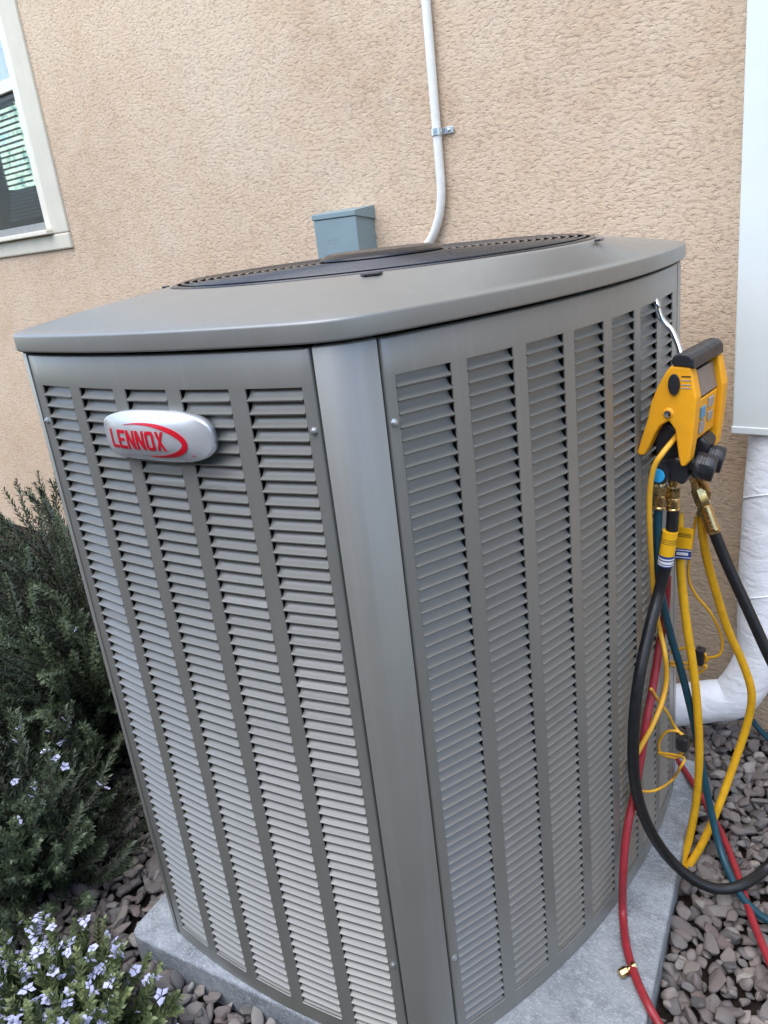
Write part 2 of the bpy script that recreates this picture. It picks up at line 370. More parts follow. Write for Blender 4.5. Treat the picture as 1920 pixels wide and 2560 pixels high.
# ------------------------------------------------------------------ line-set cover and wrapped pipe
cv = tag(empty('line_set_cover', (-0.45, WALL_Y - 0.04, 0.85)), 'tall white metal channel fixed to the stucco at the right edge', 'pipe cover')
CD = 0.125; cxl = at(1846, 600, 'Y', WALL_Y - CD).x; czb = at(1850, 1080, 'Y', WALL_Y - CD).z
box('channel', cxl, cxl + 0.135, WALL_Y - CD, WALL_Y + 0.001, czb, 4.3, M['cover'], cv, 0.004)
box('flange', cxl - 0.0035, cxl + 0.138, WALL_Y - 0.006, WALL_Y + 0.002, czb + 0.01, 4.3, M['cover'], cv, 0.001)
box('bottom_collar', cxl - 0.001, cxl + 0.136, WALL_Y - CD - 0.0025, WALL_Y - 0.002, czb - 0.004, czb + 0.012, M['cover'], cv, 0.002)
box('joint_sleeve', cxl - 0.0015, cxl + 0.1365, WALL_Y - CD - 0.0018, WALL_Y - 0.001, czb + 0.95, czb + 1.02, M['cover'], cv, 0.001)
pr_ = 0.051
def c_at(px, py, y): return at(px, py, 'Y', y)
def ledge(px, py, y): return c_at(px, py, y) + Vector((pr_, 0, 0))
pp = [ledge(1872, 1000, 1.818), ledge(1871, 1100, 1.815), ledge(1859, 1250, 1.805), ledge(1847, 1450, 1.79), ledge(1844, 1530, 1.78)]
def mid(px, a_, b_, y): return 0.5 * (c_at(px, a_, y) + c_at(px, b_, y))
pp += [ledge(1838, 1630, 1.765), mid(1838, 1676, 1796, 1.735), mid(1772, 1696, 1808, 1.71), mid(1687, 1709, 1816, 1.68), mid(1600, 1722, 1830, 1.65), mid(1500, 1735, 1845, 1.62)]
xr, PY = pp[4].x, 1.76
path = catmull(pp, 10); rr = [pr_ * (1 + 0.012 * math.sin(i * 0.45) + 0.012 * math.sin(i * 0.23 + 1)) for i in range(len(path))]
wp = tag(empty('wrapped_pipe', (xr, PY, 0.1)), 'insulated pipe wrapped in white tape dropping from the channel to the unit', 'pipe')
tube('pipe_wrap', path, rr, M['wrap'], wp, 24)
hx = []                                            # spiral seams of the tape
for i in (4, 19, 33):
    t = (path[i + 1] - path[i]).normalized(); u = t.orthogonal().normalized(); w_ = t.cross(u)
    ring = [path[i] + t * 0.02 * math.sin(k * math.pi / 12) + (rr[i] + 0.0015) * (math.cos(k * math.pi / 12) * u + math.sin(k * math.pi / 12) * w_) for k in range(25)]
    tube('tape_seam', ring, 0.0014, M['wrap'], wp, 6)

# ------------------------------------------------------------------ conduit
cdx = at(1092, 330, 'Y', WALL_Y - 0.016).x
cd = tag(empty('electrical_conduit', (cdx, WALL_Y - 0.016, 1.3)), 'thin white conduit running down the wall behind the unit', 'conduit')
cy_ = WALL_Y - 0.016
cpts = [(cdx, cy_, 4.4), (cdx, cy_, 2.0)] + [(cdx, cy_, 1.6), (cdx, cy_, 1.47)]
for q in ((1103, 480), (1098, 540), (1081, 592), (1058, 625), (1030, 660)): cpts.append(tuple(at(*q, 'Y', cy_)))
tube('conduit', catmull(cpts, 8), 0.0118, M['emt'], cd, 16)
sz = at(1092, 330, 'Y', cy_).z
arc = [Vector((cdx + 0.0135 * math.cos(a), cy_ + 0.0135 * math.sin(a) * 1.0, sz)) for a in [math.pi * 0.95 + k * math.pi * 1.1 / 14 for k in range(15)]]
def band(name, pts, h, mat, parent):
    V = [];
    for p in pts: V += [p - Vector((0, 0, h / 2)), p + Vector((0, 0, h / 2))]
    F = [(2 * i, 2 * i + 2, 2 * i + 3, 2 * i + 1) for i in range(len(pts) - 1)]
    o = link(name, mesh(name, V, F, True), mat, parent); s = o.modifiers.new('solid', 'SOLIDIFY'); s.thickness = 0.0018; s.offset = 1; return sharp(o, 45)
st = band('strap', arc, 0.016, M['zinc'], cd)
box('strap_tab', cdx + 0.0125, cdx + 0.045, WALL_Y - 0.0075, WALL_Y - 0.0045, sz - 0.008, sz + 0.008, M['zinc'], cd, 0.001)
lathe('strap_screw', (cdx + 0.030, WALL_Y - 0.006, sz), (cdx + 0.030, WALL_Y - 0.03, sz), [(0, 0.005), (0.004, 0.005), (0.0055, 0.003)], M['screw'], st, 10)

# ------------------------------------------------------------------ disconnect box
by0 = WALL_Y - 0.085
bx0 = at(781, 545, 'Y', by0).x; bx1 = at(889, 545, 'Y', by0).x; bz1 = at(835, 527, 'Y', by0).z
db = tag(empty('disconnect_box', (0.5 * (bx0 + bx1), WALL_Y - 0.04, bz1 - 0.25)), 'small blue grey electrical disconnect box on the wall behind the unit', 'electrical box')
box('body', bx0 + 0.004, bx1 - 0.004, by0 + 0.008, WALL_Y + 0.001, bz1 - 0.27, bz1 - 0.004, M['box'], db, 0.002)
box('front_cover', bx0 + 0.001, bx1 - 0.001, by0, by0 + 0.0078, bz1 - 0.262, bz1 - 0.0205, M['box'], db, 0.003)
V = [(bx0 - 0.002, by0 - 0.003, bz1 - 0.019), (bx1 + 0.002, by0 - 0.003, bz1 - 0.019), (bx1 + 0.002, by0 - 0.003, bz1 - 0.004), (bx0 - 0.002, by0 - 0.003, bz1 - 0.004),
     (bx0 - 0.002, WALL_Y + 0.001, bz1 - 0.034), (bx1 + 0.002, WALL_Y + 0.001, bz1 - 0.034), (bx1 + 0.002, WALL_Y + 0.001, bz1 + 0.004), (bx0 - 0.002, WALL_Y + 0.001, bz1 + 0.004)]
hood = link('hood', fixn(mesh('hood', V, [(0, 1, 2, 3), (1, 5, 6, 2), (4, 7, 6, 5), (0, 3, 7, 4), (3, 2, 6, 7), (0, 4, 5, 1)])), M['box'], db); bev(hood, 0.002)
ex = 0.5 * (bx0 + bx1) - 0.012; ez = bz1 - 0.085        # embossed maker's mark
for (dx, dz, w_, h_) in ((-0.018, 0.008, 0.014, 0.003), (-0.018, -0.004, 0.003, 0.011), (-0.006, -0.004, 0.003, 0.011), (0.004, 0.008, 0.016, 0.003), (0.004, -0.004, 0.003, 0.011), (0.017, -0.004, 0.003, 0.011), (-0.008, -0.012, 0.018, 0.003)):
    box('embossed_mark', ex + dx, ex + dx + w_, by0 - 0.0005, by0 + 0.001, ez + dz, ez + dz + h_, M['box'], db, 0)

# ------------------------------------------------------------------ unseen wooden screen added behind the camera to block the low sky
sky_blocker = tag(empty('low_sky_blocker', (-0.8, -1.3, 0)), 'unseen brown wooden screen added behind the camera to block low sky', 'sky_blocker')
M['sky_blocker'] = simple('blocker_stain', (0.13, 0.085, 0.055), 0.85, var=0.3, vscale=8)
for k in range(54):
    x = -4.6 + k * 0.145; h = 2.08 + 0.012 * math.sin(k * 2.3)
    link('blocker_slab', boxm(x, x + 0.138, -1.32, -1.30, 0.02, h), M['sky_blocker'], sky_blocker)
for z in (0.4, 1.5): link('blocker_rail', boxm(-4.6, 3.2, -1.36, -1.322, z, z + 0.09), M['sky_blocker'], sky_blocker)

# ------------------------------------------------------------------ equipment pad
pad_c = [Vector((-1.272, 0.536)), Vector((-0.318, 0.690)), Vector((-0.505, 1.60)), Vector((-1.475, 1.45))]
def rounded(poly, r, k=5):
    out = []
    for i in range(len(poly)):
        p, a, b = poly[i], poly[i - 1], poly[(i + 1) % len(poly)]
        u = (a - p).normalized() * r; v = (b - p).normalized() * r
        for j in range(k + 1):
            t = j / k; out.append((1 - t) ** 2 * (p + u) + 2 * t * (1 - t) * p + t * t * (p + v))
    return out
pts = rounded(pad_c, 0.03)
pad = extrude_poly('equipment_pad', [Vector((p.x, p.y, -0.03)) for p in pts], (0, 0, SLAB_Z + 0.03), M['pad'], None, 0.007, 3)
tag(pad, 'pale grey speckled composite equipment pad under the air conditioner', 'equipment pad')

# ------------------------------------------------------------------ the air conditioner
unit = tag(empty('air_conditioner', (-0.86, 1.06, SLAB_Z)), 'grey outdoor air conditioner with louvered sides and a red lettered badge', 'air conditioner')
Z_BASE, Z_LB, Z_LT, Z_PT = 0.068, 0.1035, 1.1632, 1.2085
LIP0, PITCH, ROWS = 1.1491, 0.016616, 64
class Face:
    def __init__(s, o, d, q): s.o = Vector(o); s.d = Vector(d).normalized(); s.n = Vector((-s.d.y, s.d.x)); s.q = q
    def p(s, t, inw=0.0):
        a, b, c = s.q; h = a * t * t + b * t + c; sl = 2 * a * t + b
        tn = (s.d + s.n * sl).normalized(); nn = Vector((-tn.y, tn.x)); return s.o + s.d * t + s.n * h + nn * inw
FL = Face((-1.15314, 0.59007), (0.99383, 0.110914), (0.3401, -0.16734, 0.0003))
FR = Face((-0.58793, 0.72377), (0.110766, 0.993846), (0.38945, -0.26481, -0.0012))
SLOT = 0.0790
COLS_L = [(k * 0.10355, k * 0.10355 + SLOT) for k in range(5)]
COLS_R = [(k * 0.10310, k * 0.10310 + SLOT) for k in range(7)]
ROLL = [(0.0, 0.009), (0.0006, 0.0035), (0.0016, 0.0012), (0.0032, 0.0)]
def panel(name, face, t0, t1, cols, label):
    ts = [(t0 + a, b) for a, b in ROLL]; edges = sorted([e for c in cols for e in c]); cur = ts[-1][0]
    for e in edges + [t1 - ROLL[-1][0]]:
        n = max(1, int((e - cur) / 0.012)); ts += [(cur + (e - cur) * (k + 1) / n, 0.0) for k in range(n)]; cur = e
    ts += [(t1 - a, b) for a, b in reversed(ROLL[:-1])]
    zs = [(Z_BASE, 0.0), (Z_LB, 0.0)] + [(Z_LB + (Z_LT - Z_LB) * k / 8, 0.0) for k in range(1, 9)] + [(Z_PT - a, b) for a, b in reversed(ROLL)]
    V = []; F = []
    for z, oz in zs:
        for t, ot in ts:
            q = face.p(t, max(oz, ot)); V.append((q.x, q.y, z))
    n = len(ts)
    for j in range(len(zs) - 1):
        for i in range(n - 1):
            tm = 0.5 * (ts[i][0] + ts[i + 1][0]); zm = 0.5 * (zs[j][0] + zs[j + 1][0])
            if Z_LB < zm < Z_LT and any(a < tm < b for a, b in cols): continue
            F.append((j * n + i, j * n + i + 1, (j + 1) * n + i + 1, (j + 1) * n + i))
    me = mesh(name, V, F, True); bm = bmesh.new(); bm.from_mesh(me)
    bmesh.ops.delete(bm, geom=[v for v in bm.verts if not v.link_faces], context='VERTS'); bm.to_mesh(me); bm.free()
    o = link(name, me, M['paint'], unit); s = o.modifiers.new('solid', 'SOLIDIFY'); s.thickness = 0.0022; s.offset = -1
    o['label'] = label; return sharp(o, 40)
pl_ = panel('louver_panel', FL, -0.0245, 0.5095, COLS_L, 'front louver panel carrying the badge')
pr2 = panel('louver_panel', FR, -0.0155, 0.742, COLS_R, 'side louver panel where the gauge hangs')
SP = [(-0.0010, -0.0012), (-0.0016, -0.0002), (0.0022, 0.0014), (0.0054, 0.0036), (0.0074, 0.0064), (0.0084, 0.0094), (0.0088, 0.0122)]     # slat section: inward, up
def slat_mesh(w):
    V = []; m_ = len(SP)
    for under in (0, 1):
        for i, (o, z) in enumerate(SP):
            k = 0.0002 + 0.0018 * (i / (m_ - 1)) ** 2 + (0.0016, 0.0006, 0.0, 0.0, 0.0, 0.0, 0.0)[i]
            oo, zz = (o, z) if not under else (o + 0.0006, z - 0.0009)
            V += [(k, oo, zz), (w - k, oo, zz)]
    F = []
    for i in range(m_ - 1):
        a = 2 * i; F.append((a, a + 1, a + 3, a + 2)); b = 2 * m_ + 2 * i; F.append((b, b + 2, b + 3, b + 1))
    F.append((0, 2 * m_, 2 * m_ + 1, 1)); t = 2 * m_ - 2; F.append((t, t + 1, 2 * m_ + t + 1, 2 * m_ + t))
    return V, F
sv, sf = slat_mesh(SLOT); slat_me = mesh('slat', sv, sf, True); slat_me.materials.append(M['paint'])
slat_me.polygons.foreach_set('use_smooth', [True] * len(slat_me.polygons))
rnd = random.Random(5)
def slat_matrix(face, c, i):
    a, b = face.p(c[0]), face.p(c[1]); d = (b - a).normalized()
    rot = Matrix.Rotation(math.atan2(d.y, d.x), 4, 'Z') @ Matrix.Rotation(rnd.uniform(-0.02, 0.02) * (3.5 if rnd.random() < 0.06 else 1), 4, 'X') @ Matrix.Rotation(rnd.uniform(-0.0025, 0.0025), 4, 'Y')
    return Matrix.Translation((a.x, a.y, LIP0 - i * PITCH)) @ rot @ Matrix.Diagonal(((b - a).length / SLOT, 1, 1, 1))
def slats(face, cols, panel_o, single):
    BV = []; BF = []
    for ci, c in enumerate(cols):
        for i in range(ROWS):
            mw = slat_matrix(face, c, i)
            if single(ci, i):
                o = bpy.data.objects.new('slat', slat_me); COL.objects.link(o); o.parent = panel_o; o.matrix_local = mw
                sharp(o, 45)
            else:
                n = len(BV); BV += [mw @ Vector(v) for v in sv]; BF += [tuple(n + k for k in f_) for f_ in sf]
    if BV:
        o = link('slats', mesh('slats', BV, BF, True), M['paint'], panel_o); o['kind'] = 'stuff'; sharp(o, 45)
slats(FL, COLS_L, pl_, lambda c, i: c >= 2)
slats(FR, COLS_R, pr2, lambda c, i: c == 0 or (c == 1 and i < 44))

# plan outline of the cabinet
S1, S2 = FL.p(0.513), FR.p(-0.0185)
def bez(p0, d0, p1, d1, n=10):
    L = (p1 - p0).length * 0.36; a = p0 + d0.normalized() * L; b = p1 - d1.normalized() * L
    return [(1 - t) ** 3 * p0 + 3 * t * (1 - t) ** 2 * a + 3 * t * t * (1 - t) * b + t ** 3 * p1 for t in [k / n for k in range(n + 1)]]
def tang(face, t): return (face.p(t + 1e-3) - face.p(t - 1e-3)).normalized()
near_post = bez(S1, tang(FL, 0.513), S2, tang(FR, -0.0185), 14)
PRe, PLs = FR.p(0.745), FL.p(-0.0275)
PR2, B1, B2, L2 = Vector((-0.566, 1.562)), Vector((-1.085, 1.600)), Vector((-1.175, 1.545)), Vector((-1.243, 0.655))
right_post = bez(PRe, tang(FR, 0.745), PR2, Vector((-0.75, 0.62)), 10)
def bow(a, b, s, n=24):
    d = (b - a); nn = Vector((d.y, -d.x)).normalized(); return [a + d * (k / n) + nn * s * 4 * (k / n) * (1 - k / n) for k in range(1, n)]
back_right = bow(PR2, B1, 0.028); back_post = bez(B1, Vector((-1, -0.12)), B2, Vector((-0.3, -1)), 8); back_left = bow(B2, L2, 0.03)
left_post = bez(L2, Vector((0.05, -1)), PLs, tang(FL, -0.0275), 10)
def strip(name, pts2, z0, z1, mat, inset=0.0):
    pts_ = [Vector(p) for p in pts2]; n = len(pts_); nor = []
    for i in range(n):
        t = (pts_[min(i + 1, n - 1)] - pts_[max(i - 1, 0)]).normalized(); nor.append(Vector((-t.y, t.x)))
    ins = [0.0] * n
    rows = [(z0, 0.0), (z1 - 0.0032, 0.0), (z1 - 0.0016, 0.0012), (z1 - 0.0006, 0.0035), (z1, 0.009)]
    cols = [(pts_[0] + nor[0] * 0.009, nor[0]), (pts_[0] + nor[0] * 0.0015, nor[0])] + [(p, m_) for p, m_ in zip(pts_, nor)] + [(pts_[-1] + nor[-1] * 0.0015, nor[-1]), (pts_[-1] + nor[-1] * 0.009, nor[-1])]
    V = []; F = []
    for z, o_ in rows:
        for p, m_ in cols: q = p + m_ * (o_ + inset); V.append((q.x, q.y, z))
    m2 = len(cols)
    for j in range(len(rows) - 1):
        for i in range(m2 - 1): F.append((j * m2 + i, j * m2 + i + 1, (j + 1) * m2 + i + 1, (j + 1) * m2 + i))
    o = link(name, mesh(name, V, F, True), mat, unit); return sharp(o, 50)
strip('corner_post', near_post, Z_BASE, Z_PT + 0.0015, M['paint'])
strip('corner_post', right_post, Z_BASE, Z_PT, M['paint'])
strip('corner_post', back_post, Z_BASE, Z_PT, M['paint'])
strip('corner_post', left_post, Z_BASE, Z_PT + 0.003, M['paint'])
strip('back_panel', [PR2] + back_right + [B1], Z_BASE, Z_PT, M['paint'], 0.002)
strip('back_panel', [B2] + back_left + [L2], Z_BASE, Z_PT, M['paint'], 0.002)
outline = [FL.p(-0.0275 + 0.5405 * k / 40) for k in range(40)] + near_post[:-1] + [FR.p(-0.0185 + 0.7635 * k / 50) for k in range(50)] + right_post[:-1] + [PR2] + back_right + back_post[:-1] + [B2] + back_left + left_post[:-1]
# even resample
def resample(P, n):
    P = P + [P[0]]; L = [0]
    for a, b in zip(P, P[1:]): L.append(L[-1] + (b - a).length)
    out = []; j = 0
    for k in range(n):
        s = L[-1] * k / n
        while L[j + 1] < s: j += 1
        t = (s - L[j]) / max(1e-9, L[j + 1] - L[j]); out.append(P[j].lerp(P[j + 1], t))
    return out
NO = 260
OUT = resample(outline, NO)
def smooth_loop(P, k):
    for _ in range(k): P = [(P[i - 1] + P[i] * 2 + P[(i + 1) % len(P)]) / 4 for i in range(len(P))]
    return P
OUTL = smooth_loop(OUT, 5)
ONOR = []
for i in range(NO):
    t = (OUTL[(i + 1) % NO] - OUTL[i - 1]).normalized(); ONOR.append(Vector((t.y, -t.x)))
def loop_mesh(name, rings, close_first=False, close_last=False, smooth=True):
    V = [v for r in rings for v in r]; F = []; n = len(rings[0])
    for j in range(len(rings) - 1):
        for i in range(n): F.append((j * n + i, j * n + (i + 1) % n, (j + 1) * n + (i + 1) % n, (j + 1) * n + i))
    if close_first: F.append(tuple(reversed(range(n))))
    if close_last: F.append(tuple((len(rings) - 1) * n + i for i in range(n)))
    return fixn(mesh(name, V, F, smooth))
def ring_off(o, z): return [Vector(((OUTL[i] + ONOR[i] * o).x, (OUTL[i] + ONOR[i] * o).y, z)) for i in range(NO)]
base = link('base_pan', loop_mesh('base_pan', [ring_off(-0.012, SLAB_Z + 0.0005), ring_off(-0.012, Z_BASE + 0.03)], True, True, False), M['paint'], unit)
link('coil', loop_mesh('coil', [ring_off(-0.045, Z_BASE + 0.031), ring_off(-0.045, Z_PT - 0.02)], True, False), M['dark'], unit)
FC = Vector((-0.870, 1.072)); FRAD = 0.352; ZF = 1.2735
LID_B, LID_T = 1.2130, 1.2410
lid_r = [ring_off(-0.004, LID_B + 0.001), ring_off(0.0070, LID_B), ring_off(0.0088, LID_B + 0.0012), ring_off(0.0090, LID_B + 0.0030), ring_off(0.0090, LID_B + 0.0215), ring_off(0.0087, LID_B + 0.0232), ring_off(0.0076, LID_B + 0.0246), ring_off(0.0055, LID_B + 0.0255), ring_off(0.002, LID_T - 0.0008)]
outer = [Vector((v.x, v.y)) for v in lid_r[-1]]
circ = []
for p in outer:
    a = math.atan2(p.y - FC.y, p.x - FC.x); circ.append(FC + FRAD * Vector((math.cos(a), math.sin(a))))
for k in range(1, 17):
    t = k / 16; e = t * (1.22 - 0.22 * t)
    lid_r.append([Vector((*outer[i].lerp(circ[i], t), LID_T - 0.0008 + (ZF - LID_T + 0.0008) * e)) for i in range(NO)])
def circ_ring(r, z): return [Vector((FC.x + (circ[i] - FC).x * r / FRAD, FC.y + (circ[i] - FC).y * r / FRAD, z)) for i in range(NO)]
lid_r += [circ_ring(FRAD - 0.004, ZF + 0.0012), circ_ring(FRAD - 0.008, ZF - 0.001), circ_ring(FRAD - 0.0095, ZF - 0.006), circ_ring(FRAD - 0.0095, ZF - 0.05)]
lid = sharp(link('lid', loop_mesh('lid', lid_r), M['paint'], unit), 50)
# fan guard of concentric wires
guard = lathe('fan_guard', (FC.x, FC.y, ZF - 0.008), (FC.x, FC.y, ZF), [(0, FRAD - 0.012), (0.001, FRAD - 0.0105), (0.0095, FRAD - 0.0105), (0.011, FRAD - 0.012), (0.011, FRAD - 0.018), (0.0, FRAD - 0.018), (0.0, FRAD - 0.0125)], M['black_wire'], unit, 96)
def ring_mesh(r, wr, seg=84, s2=6):
    V = []; F = []
    for i in range(seg):
        a = 2 * math.pi * i / seg
        for k in range(s2):
            q = 2 * math.pi * k / s2; V.append((math.cos(a) * (r + wr * math.cos(q)), math.sin(a) * (r + wr * math.cos(q)), wr * math.sin(q)))
    for i in range(seg):
        for k in range(s2):
            F.append((i * s2 + k, ((i + 1) % seg) * s2 + k, ((i + 1) % seg) * s2 + (k + 1) % s2, i * s2 + (k + 1) % s2))
    return mesh('wire_ring', V, F, True)
r = 0.108; i = 0
while r < FRAD - 0.02:
    o = link('wire_ring', ring_mesh(r, 0.0021), M['black_wire'], guard)
    o.location = (FC.x, FC.y, ZF + 0.0035 + 0.003 * (1 - (r / FRAD) ** 2)); r += 0.0128
for k in range(6):
    a = k * math.pi / 3 + 0.35
    tube('spoke', [Vector((FC.x + math.cos(a) * q, FC.y + math.sin(a) * q, ZF - 0.002 + 0.003 * (1 - (q / FRAD) ** 2))) for q in (0.05, 0.15, 0.25, FRAD - 0.012)], 0.0026, M['black_wire'], guard, 8)
lathe('fan_cap', (FC.x, FC.y, ZF + 0.006), (FC.x, FC.y, ZF + 0.03), [(-0.004, 0.098), (0.004, 0.102), (0.0065, 0.101), (0.0120, 0.092), (0.0132, 0.086), (0.0132, 0.06), (0.0122, 0.05)], M['black_cap'], unit, 48)
for k in range(3):                                 # fan blades below the guard
    a0 = k * 2 * math.pi / 3 + 0.6; V = []; F = []
    for u in range(9):
        rr_ = 0.07 + 0.25 * u / 8
        for w_ in range(7):
            a = a0 + (w_ / 6 - 0.5) * 1.15; V.append((FC.x + rr_ * math.cos(a), FC.y + rr_ * math.sin(a), ZF - 0.10 + 0.045 * (w_ / 6)))
    for u in range(8):
        for w_ in range(6): F.append((u * 7 + w_, u * 7 + w_ + 1, u * 7 + w_ + 8, u * 7 + w_ + 7))
    o = link('fan_blade', mesh('fan_blade', V, F, True), M['black'], unit); o.modifiers.new('solid', 'SOLIDIFY').thickness = 0.003
link('fan_deck', loop_mesh('fan_deck', [circ_ring(FRAD - 0.0097, ZF - 0.16), circ_ring(0.02, ZF - 0.165)], False, True), M['dark'], unit)
for k in range(4):                                 # slotted tabs on the lid round the opening
    a = (-0.93, 0.16, -2.42, 2.0)[k]
    pts = []
    for (u, w_) in ((-0.009, 0), (0.009, 0), (0.006, 0.008), (-0.006, 0.008)):
        q = FRAD + 0.004 + w_; pts.append(Vector((FC.x + q * math.cos(a) - u * 1.6 * math.sin(a), FC.y + q * math.sin(a) + u * 1.6 * math.cos(a), ZF - 0.0015)))
    extrude_poly('guard_tab', pts, (0, 0, 0.0035), M['black_wire'], unit, 0.001)
# screws
def screw(face, t, z):
    p = face.p(t); q = face.p(t, -0.01)
    lathe('panel_screw', (p.x, p.y, z), (q.x, q.y, z), [(-0.001, 0.0052), (0.0010, 0.0052), (0.0015, 0.0038), (0.0036, 0.0036), (0.0042, 0.0025)], M['screw'], unit, 6)
for face, t, px, py in ((FL, 0.501, 785, 1078), (FR, -0.008, 982, 1057), (FL, -0.012, 117, 1052), (FL, 0.501, 980, 2412), (FR, -0.008, 1132, 2394)):
    p = face.p(t); d = ray(px, py); k = (p.x * d.x + p.y * d.y) / (d.x ** 2 + d.y ** 2); screw(face, t, CAM.z + d.z * k)

# ------------------------------------------------------------------ badge
BT, BZ, BWID, BHGT = 0.2630, 1.1040, 0.200, 0.069
bn = tang(FL, BT); bo = FL.p(BT, -0.008); bN = Vector((bn.y, -bn.x, 0)); bX = Vector((bn.x, bn.y, 0)); bO = Vector((bo.x, bo.y, BZ))
BULGE = 0.0150
def badge_h(u, v):
    return BULGE * max(0.0, (1 - min(1, abs(u)) ** 3)) * max(0.0, (1 - min(1, abs(v)) ** 2.6)) + 0.002
def badge_p(u, v, lift=0.0):
    return bO + bX * (u * BWID / 2) + Vector((0, 0, v * BHGT / 2)) + bN * (badge_h(u, v) + lift)
def squircle(a):
    c, s = math.cos(a), math.sin(a); n_ = 4.2; r_ = (abs(c) ** n_ + abs(s) ** n_) ** (-1 / n_)
    u = r_ * c; v = r_ * s; v *= (1.0 - 0.20 * abs(u) ** 2.5); return u, v
rings = []
NB = 96
back = [];
for k in range(NB):
    u, v = squircle(2 * math.pi * k / NB); back.append(bO + bX * (u * BWID / 2 * 0.97) + Vector((0, 0, v * BHGT / 2 * 0.96)) - bN * 0.010)
rings.append(back)
rim = []
for k in range(NB):
    u, v = squircle(2 * math.pi * k / NB); rim.append(bO + bX * (u * BWID / 2) + Vector((0, 0, v * BHGT / 2)) - bN * 0.001)
rings.append(rim)
for j in range(15):
    s_ = 1 - (j / 14.6) ** 1.3 * 1.0; s_ = max(s_, 0.01)
    rg = []
    for k in range(NB):
        u, v = squircle(2 * math.pi * k / NB); rg.append(badge_p(u * s_ * 0.995, v * s_ * 0.995))
    rings.append(rg)
badge = link('badge', loop_mesh('badge', rings, True, True), M['badge'], unit)
badge['label'] = 'silver oval name badge with red lettering'
def decal(name, polys, mat):
    V = []; F = []
    for poly in polys:
        bm = bmesh.new(); vs_ = [bm.verts.new((x, y, 0)) for x, y in poly]; f_ = bm.faces.new(vs_); bm.normal_update(); bmesh.ops.triangulate(bm, faces=[f_])
        for axis in ((1, 0, 0), (0, 1, 0)):
            for k in range(-18, 19):
                bmesh.ops.bisect_plane(bm, geom=bm.verts[:] + bm.edges[:] + bm.faces[:], plane_co=Vector(axis) * k * (0.055 if axis[0] else 0.11), plane_no=axis)
        bm.verts.index_update(); n = len(V); V += [badge_p(v.co.x, v.co.y, 0.0007) for v in bm.verts]; F += [tuple(n + v.index for v in fc.verts) for fc in bm.faces]; bm.free()
    o = link(name, fixn(mesh(name, V, F)), mat, badge); s = o.modifiers.new('solid', 'SOLIDIFY'); s.thickness = 0.0005; s.offset = 0; return o
# condensed capitals, each in a 1 x 1 cell; strokes as polygons
st_ = 0.27
GL = {'L': [[(0, 0), (1, 0), (1, .17), (st_, .17), (st_, 1), (0, 1)]],
      'E': [[(0, 0), (1, 0), (1, .17), (st_, .17), (st_, .42), (.85, .42), (.85, .58), (st_, .58), (st_, .83), (1, .83), (1, 1), (0, 1)]],
      'N': [[(0, 0), (.25, 0), (.25, .62), (.72, 0), (1, 0), (1, 1), (.75, 1), (.75, .38), (.28, 1), (0, 1)]],
      'O': [[(0.16, 0), (.5, 0), (.5, .16), (.36, .16), (.27, .24), (.27, .76), (.36, .84), (.5, .84), (.5, 1), (.16, 1), (0, .86), (0, .14)],
            [(.5, 0), (.84, 0), (1, .14), (1, .86), (.84, 1), (.5, 1), (.5, .84), (.64, .84), (.73, .76), (.73, .24), (.64, .16), (.5, .16)]],
      'X': [[(0, 0), (.27, 0), (.5, .34), (.73, 0), (1, 0), (.64, .51), (.97, 1), (.70, 1), (.5, .68), (.30, 1), (.03, 1), (.36, .51)]]}
u0 = -0.79; cw = 0.160; gp = 0.026; vb, vt = -0.45, 0.30
for i, ch in enumerate('LENNOX'):
    x = u0 + i * (cw + gp)
    decal('letter', [[(x + a * cw, vb + b * (vt - vb)) for a, b in poly] for poly in GL[ch]], M['badge_red'])
def swoosh():
    c = catmull([Vector((x, y, 0)) for x, y in ((-.46, .50), (-.2, .555), (.1, .52), (.35, .385), (.525, .18), (.615, -.08), (.60, -.32), (.48, -.53), (.28, -.675), (.08, -.73), (-.08, -.72))], 5)
    n = len(c) - 1; oc, ic = [], []
    for k, p in enumerate(c):
        t = k / n; d = (c[min(k + 1, n)] - c[max(k - 1, 0)]); d = Vector((d.x * 3, d.y)).normalized(); w_ = 0.115 * math.sin(math.pi * t) ** 1.3 + 0.006
        nx, ny = -d.y / 3, d.x; oc.append((p.x + nx * w_, p.y + ny * w_)); ic.append((p.x - nx * w_, p.y - ny * w_))
    return [[oc[k], oc[k + 1], ic[k + 1], ic[k]] for k in range(n)]
decal('swoosh', swoosh(), M['badge_red'])
decal('registered_dot', [[(0.70 + 0.012 * math.cos(a * math.pi / 5), -0.62 + 0.03 * math.sin(a * math.pi / 5)) for a in range(10)]], M['badge_red'])

# ------------------------------------------------------------------ gauge manifold
GY0, GY1 = 1.218, 1.348
gm = tag(empty('gauge_manifold', (-0.46, 1.32, 0.9)), 'yellow and black digital gauge manifold hanging by a hook from the side louvers', 'gauge')
def gp3(zx, zy, y): return at(1500 + zx / 3.16, 650 + zy / 3.16, 'Y', y)       # point of the close view, on a plane across the gauge
side = [(558, 838), (715, 850), (738, 960), (762, 1095), (745, 1300), (728, 1450), (705, 1590), (672, 1632), (636, 1634), (618, 1560), (603, 1440), (592, 1345), (540, 1272), (470, 1315), (425, 1385), (385, 1480), (350, 1543), (312, 1548), (290, 1525), (318, 1430), (372, 1260), (398, 1130), (450, 1005), (515, 890)]
P0 = [gp3(*q, GY0) for q in side]
extrude_poly('bumper', P0, (0, 0.024, 0), M['yellow'], gm, 0.004, 3)
extrude_poly('bumper', [p + Vector((0.004, GY1 - GY0 - 0.012, -0.004)) for p in P0], (0, 0.024, 0), M['yellow'], gm, 0.004, 3)
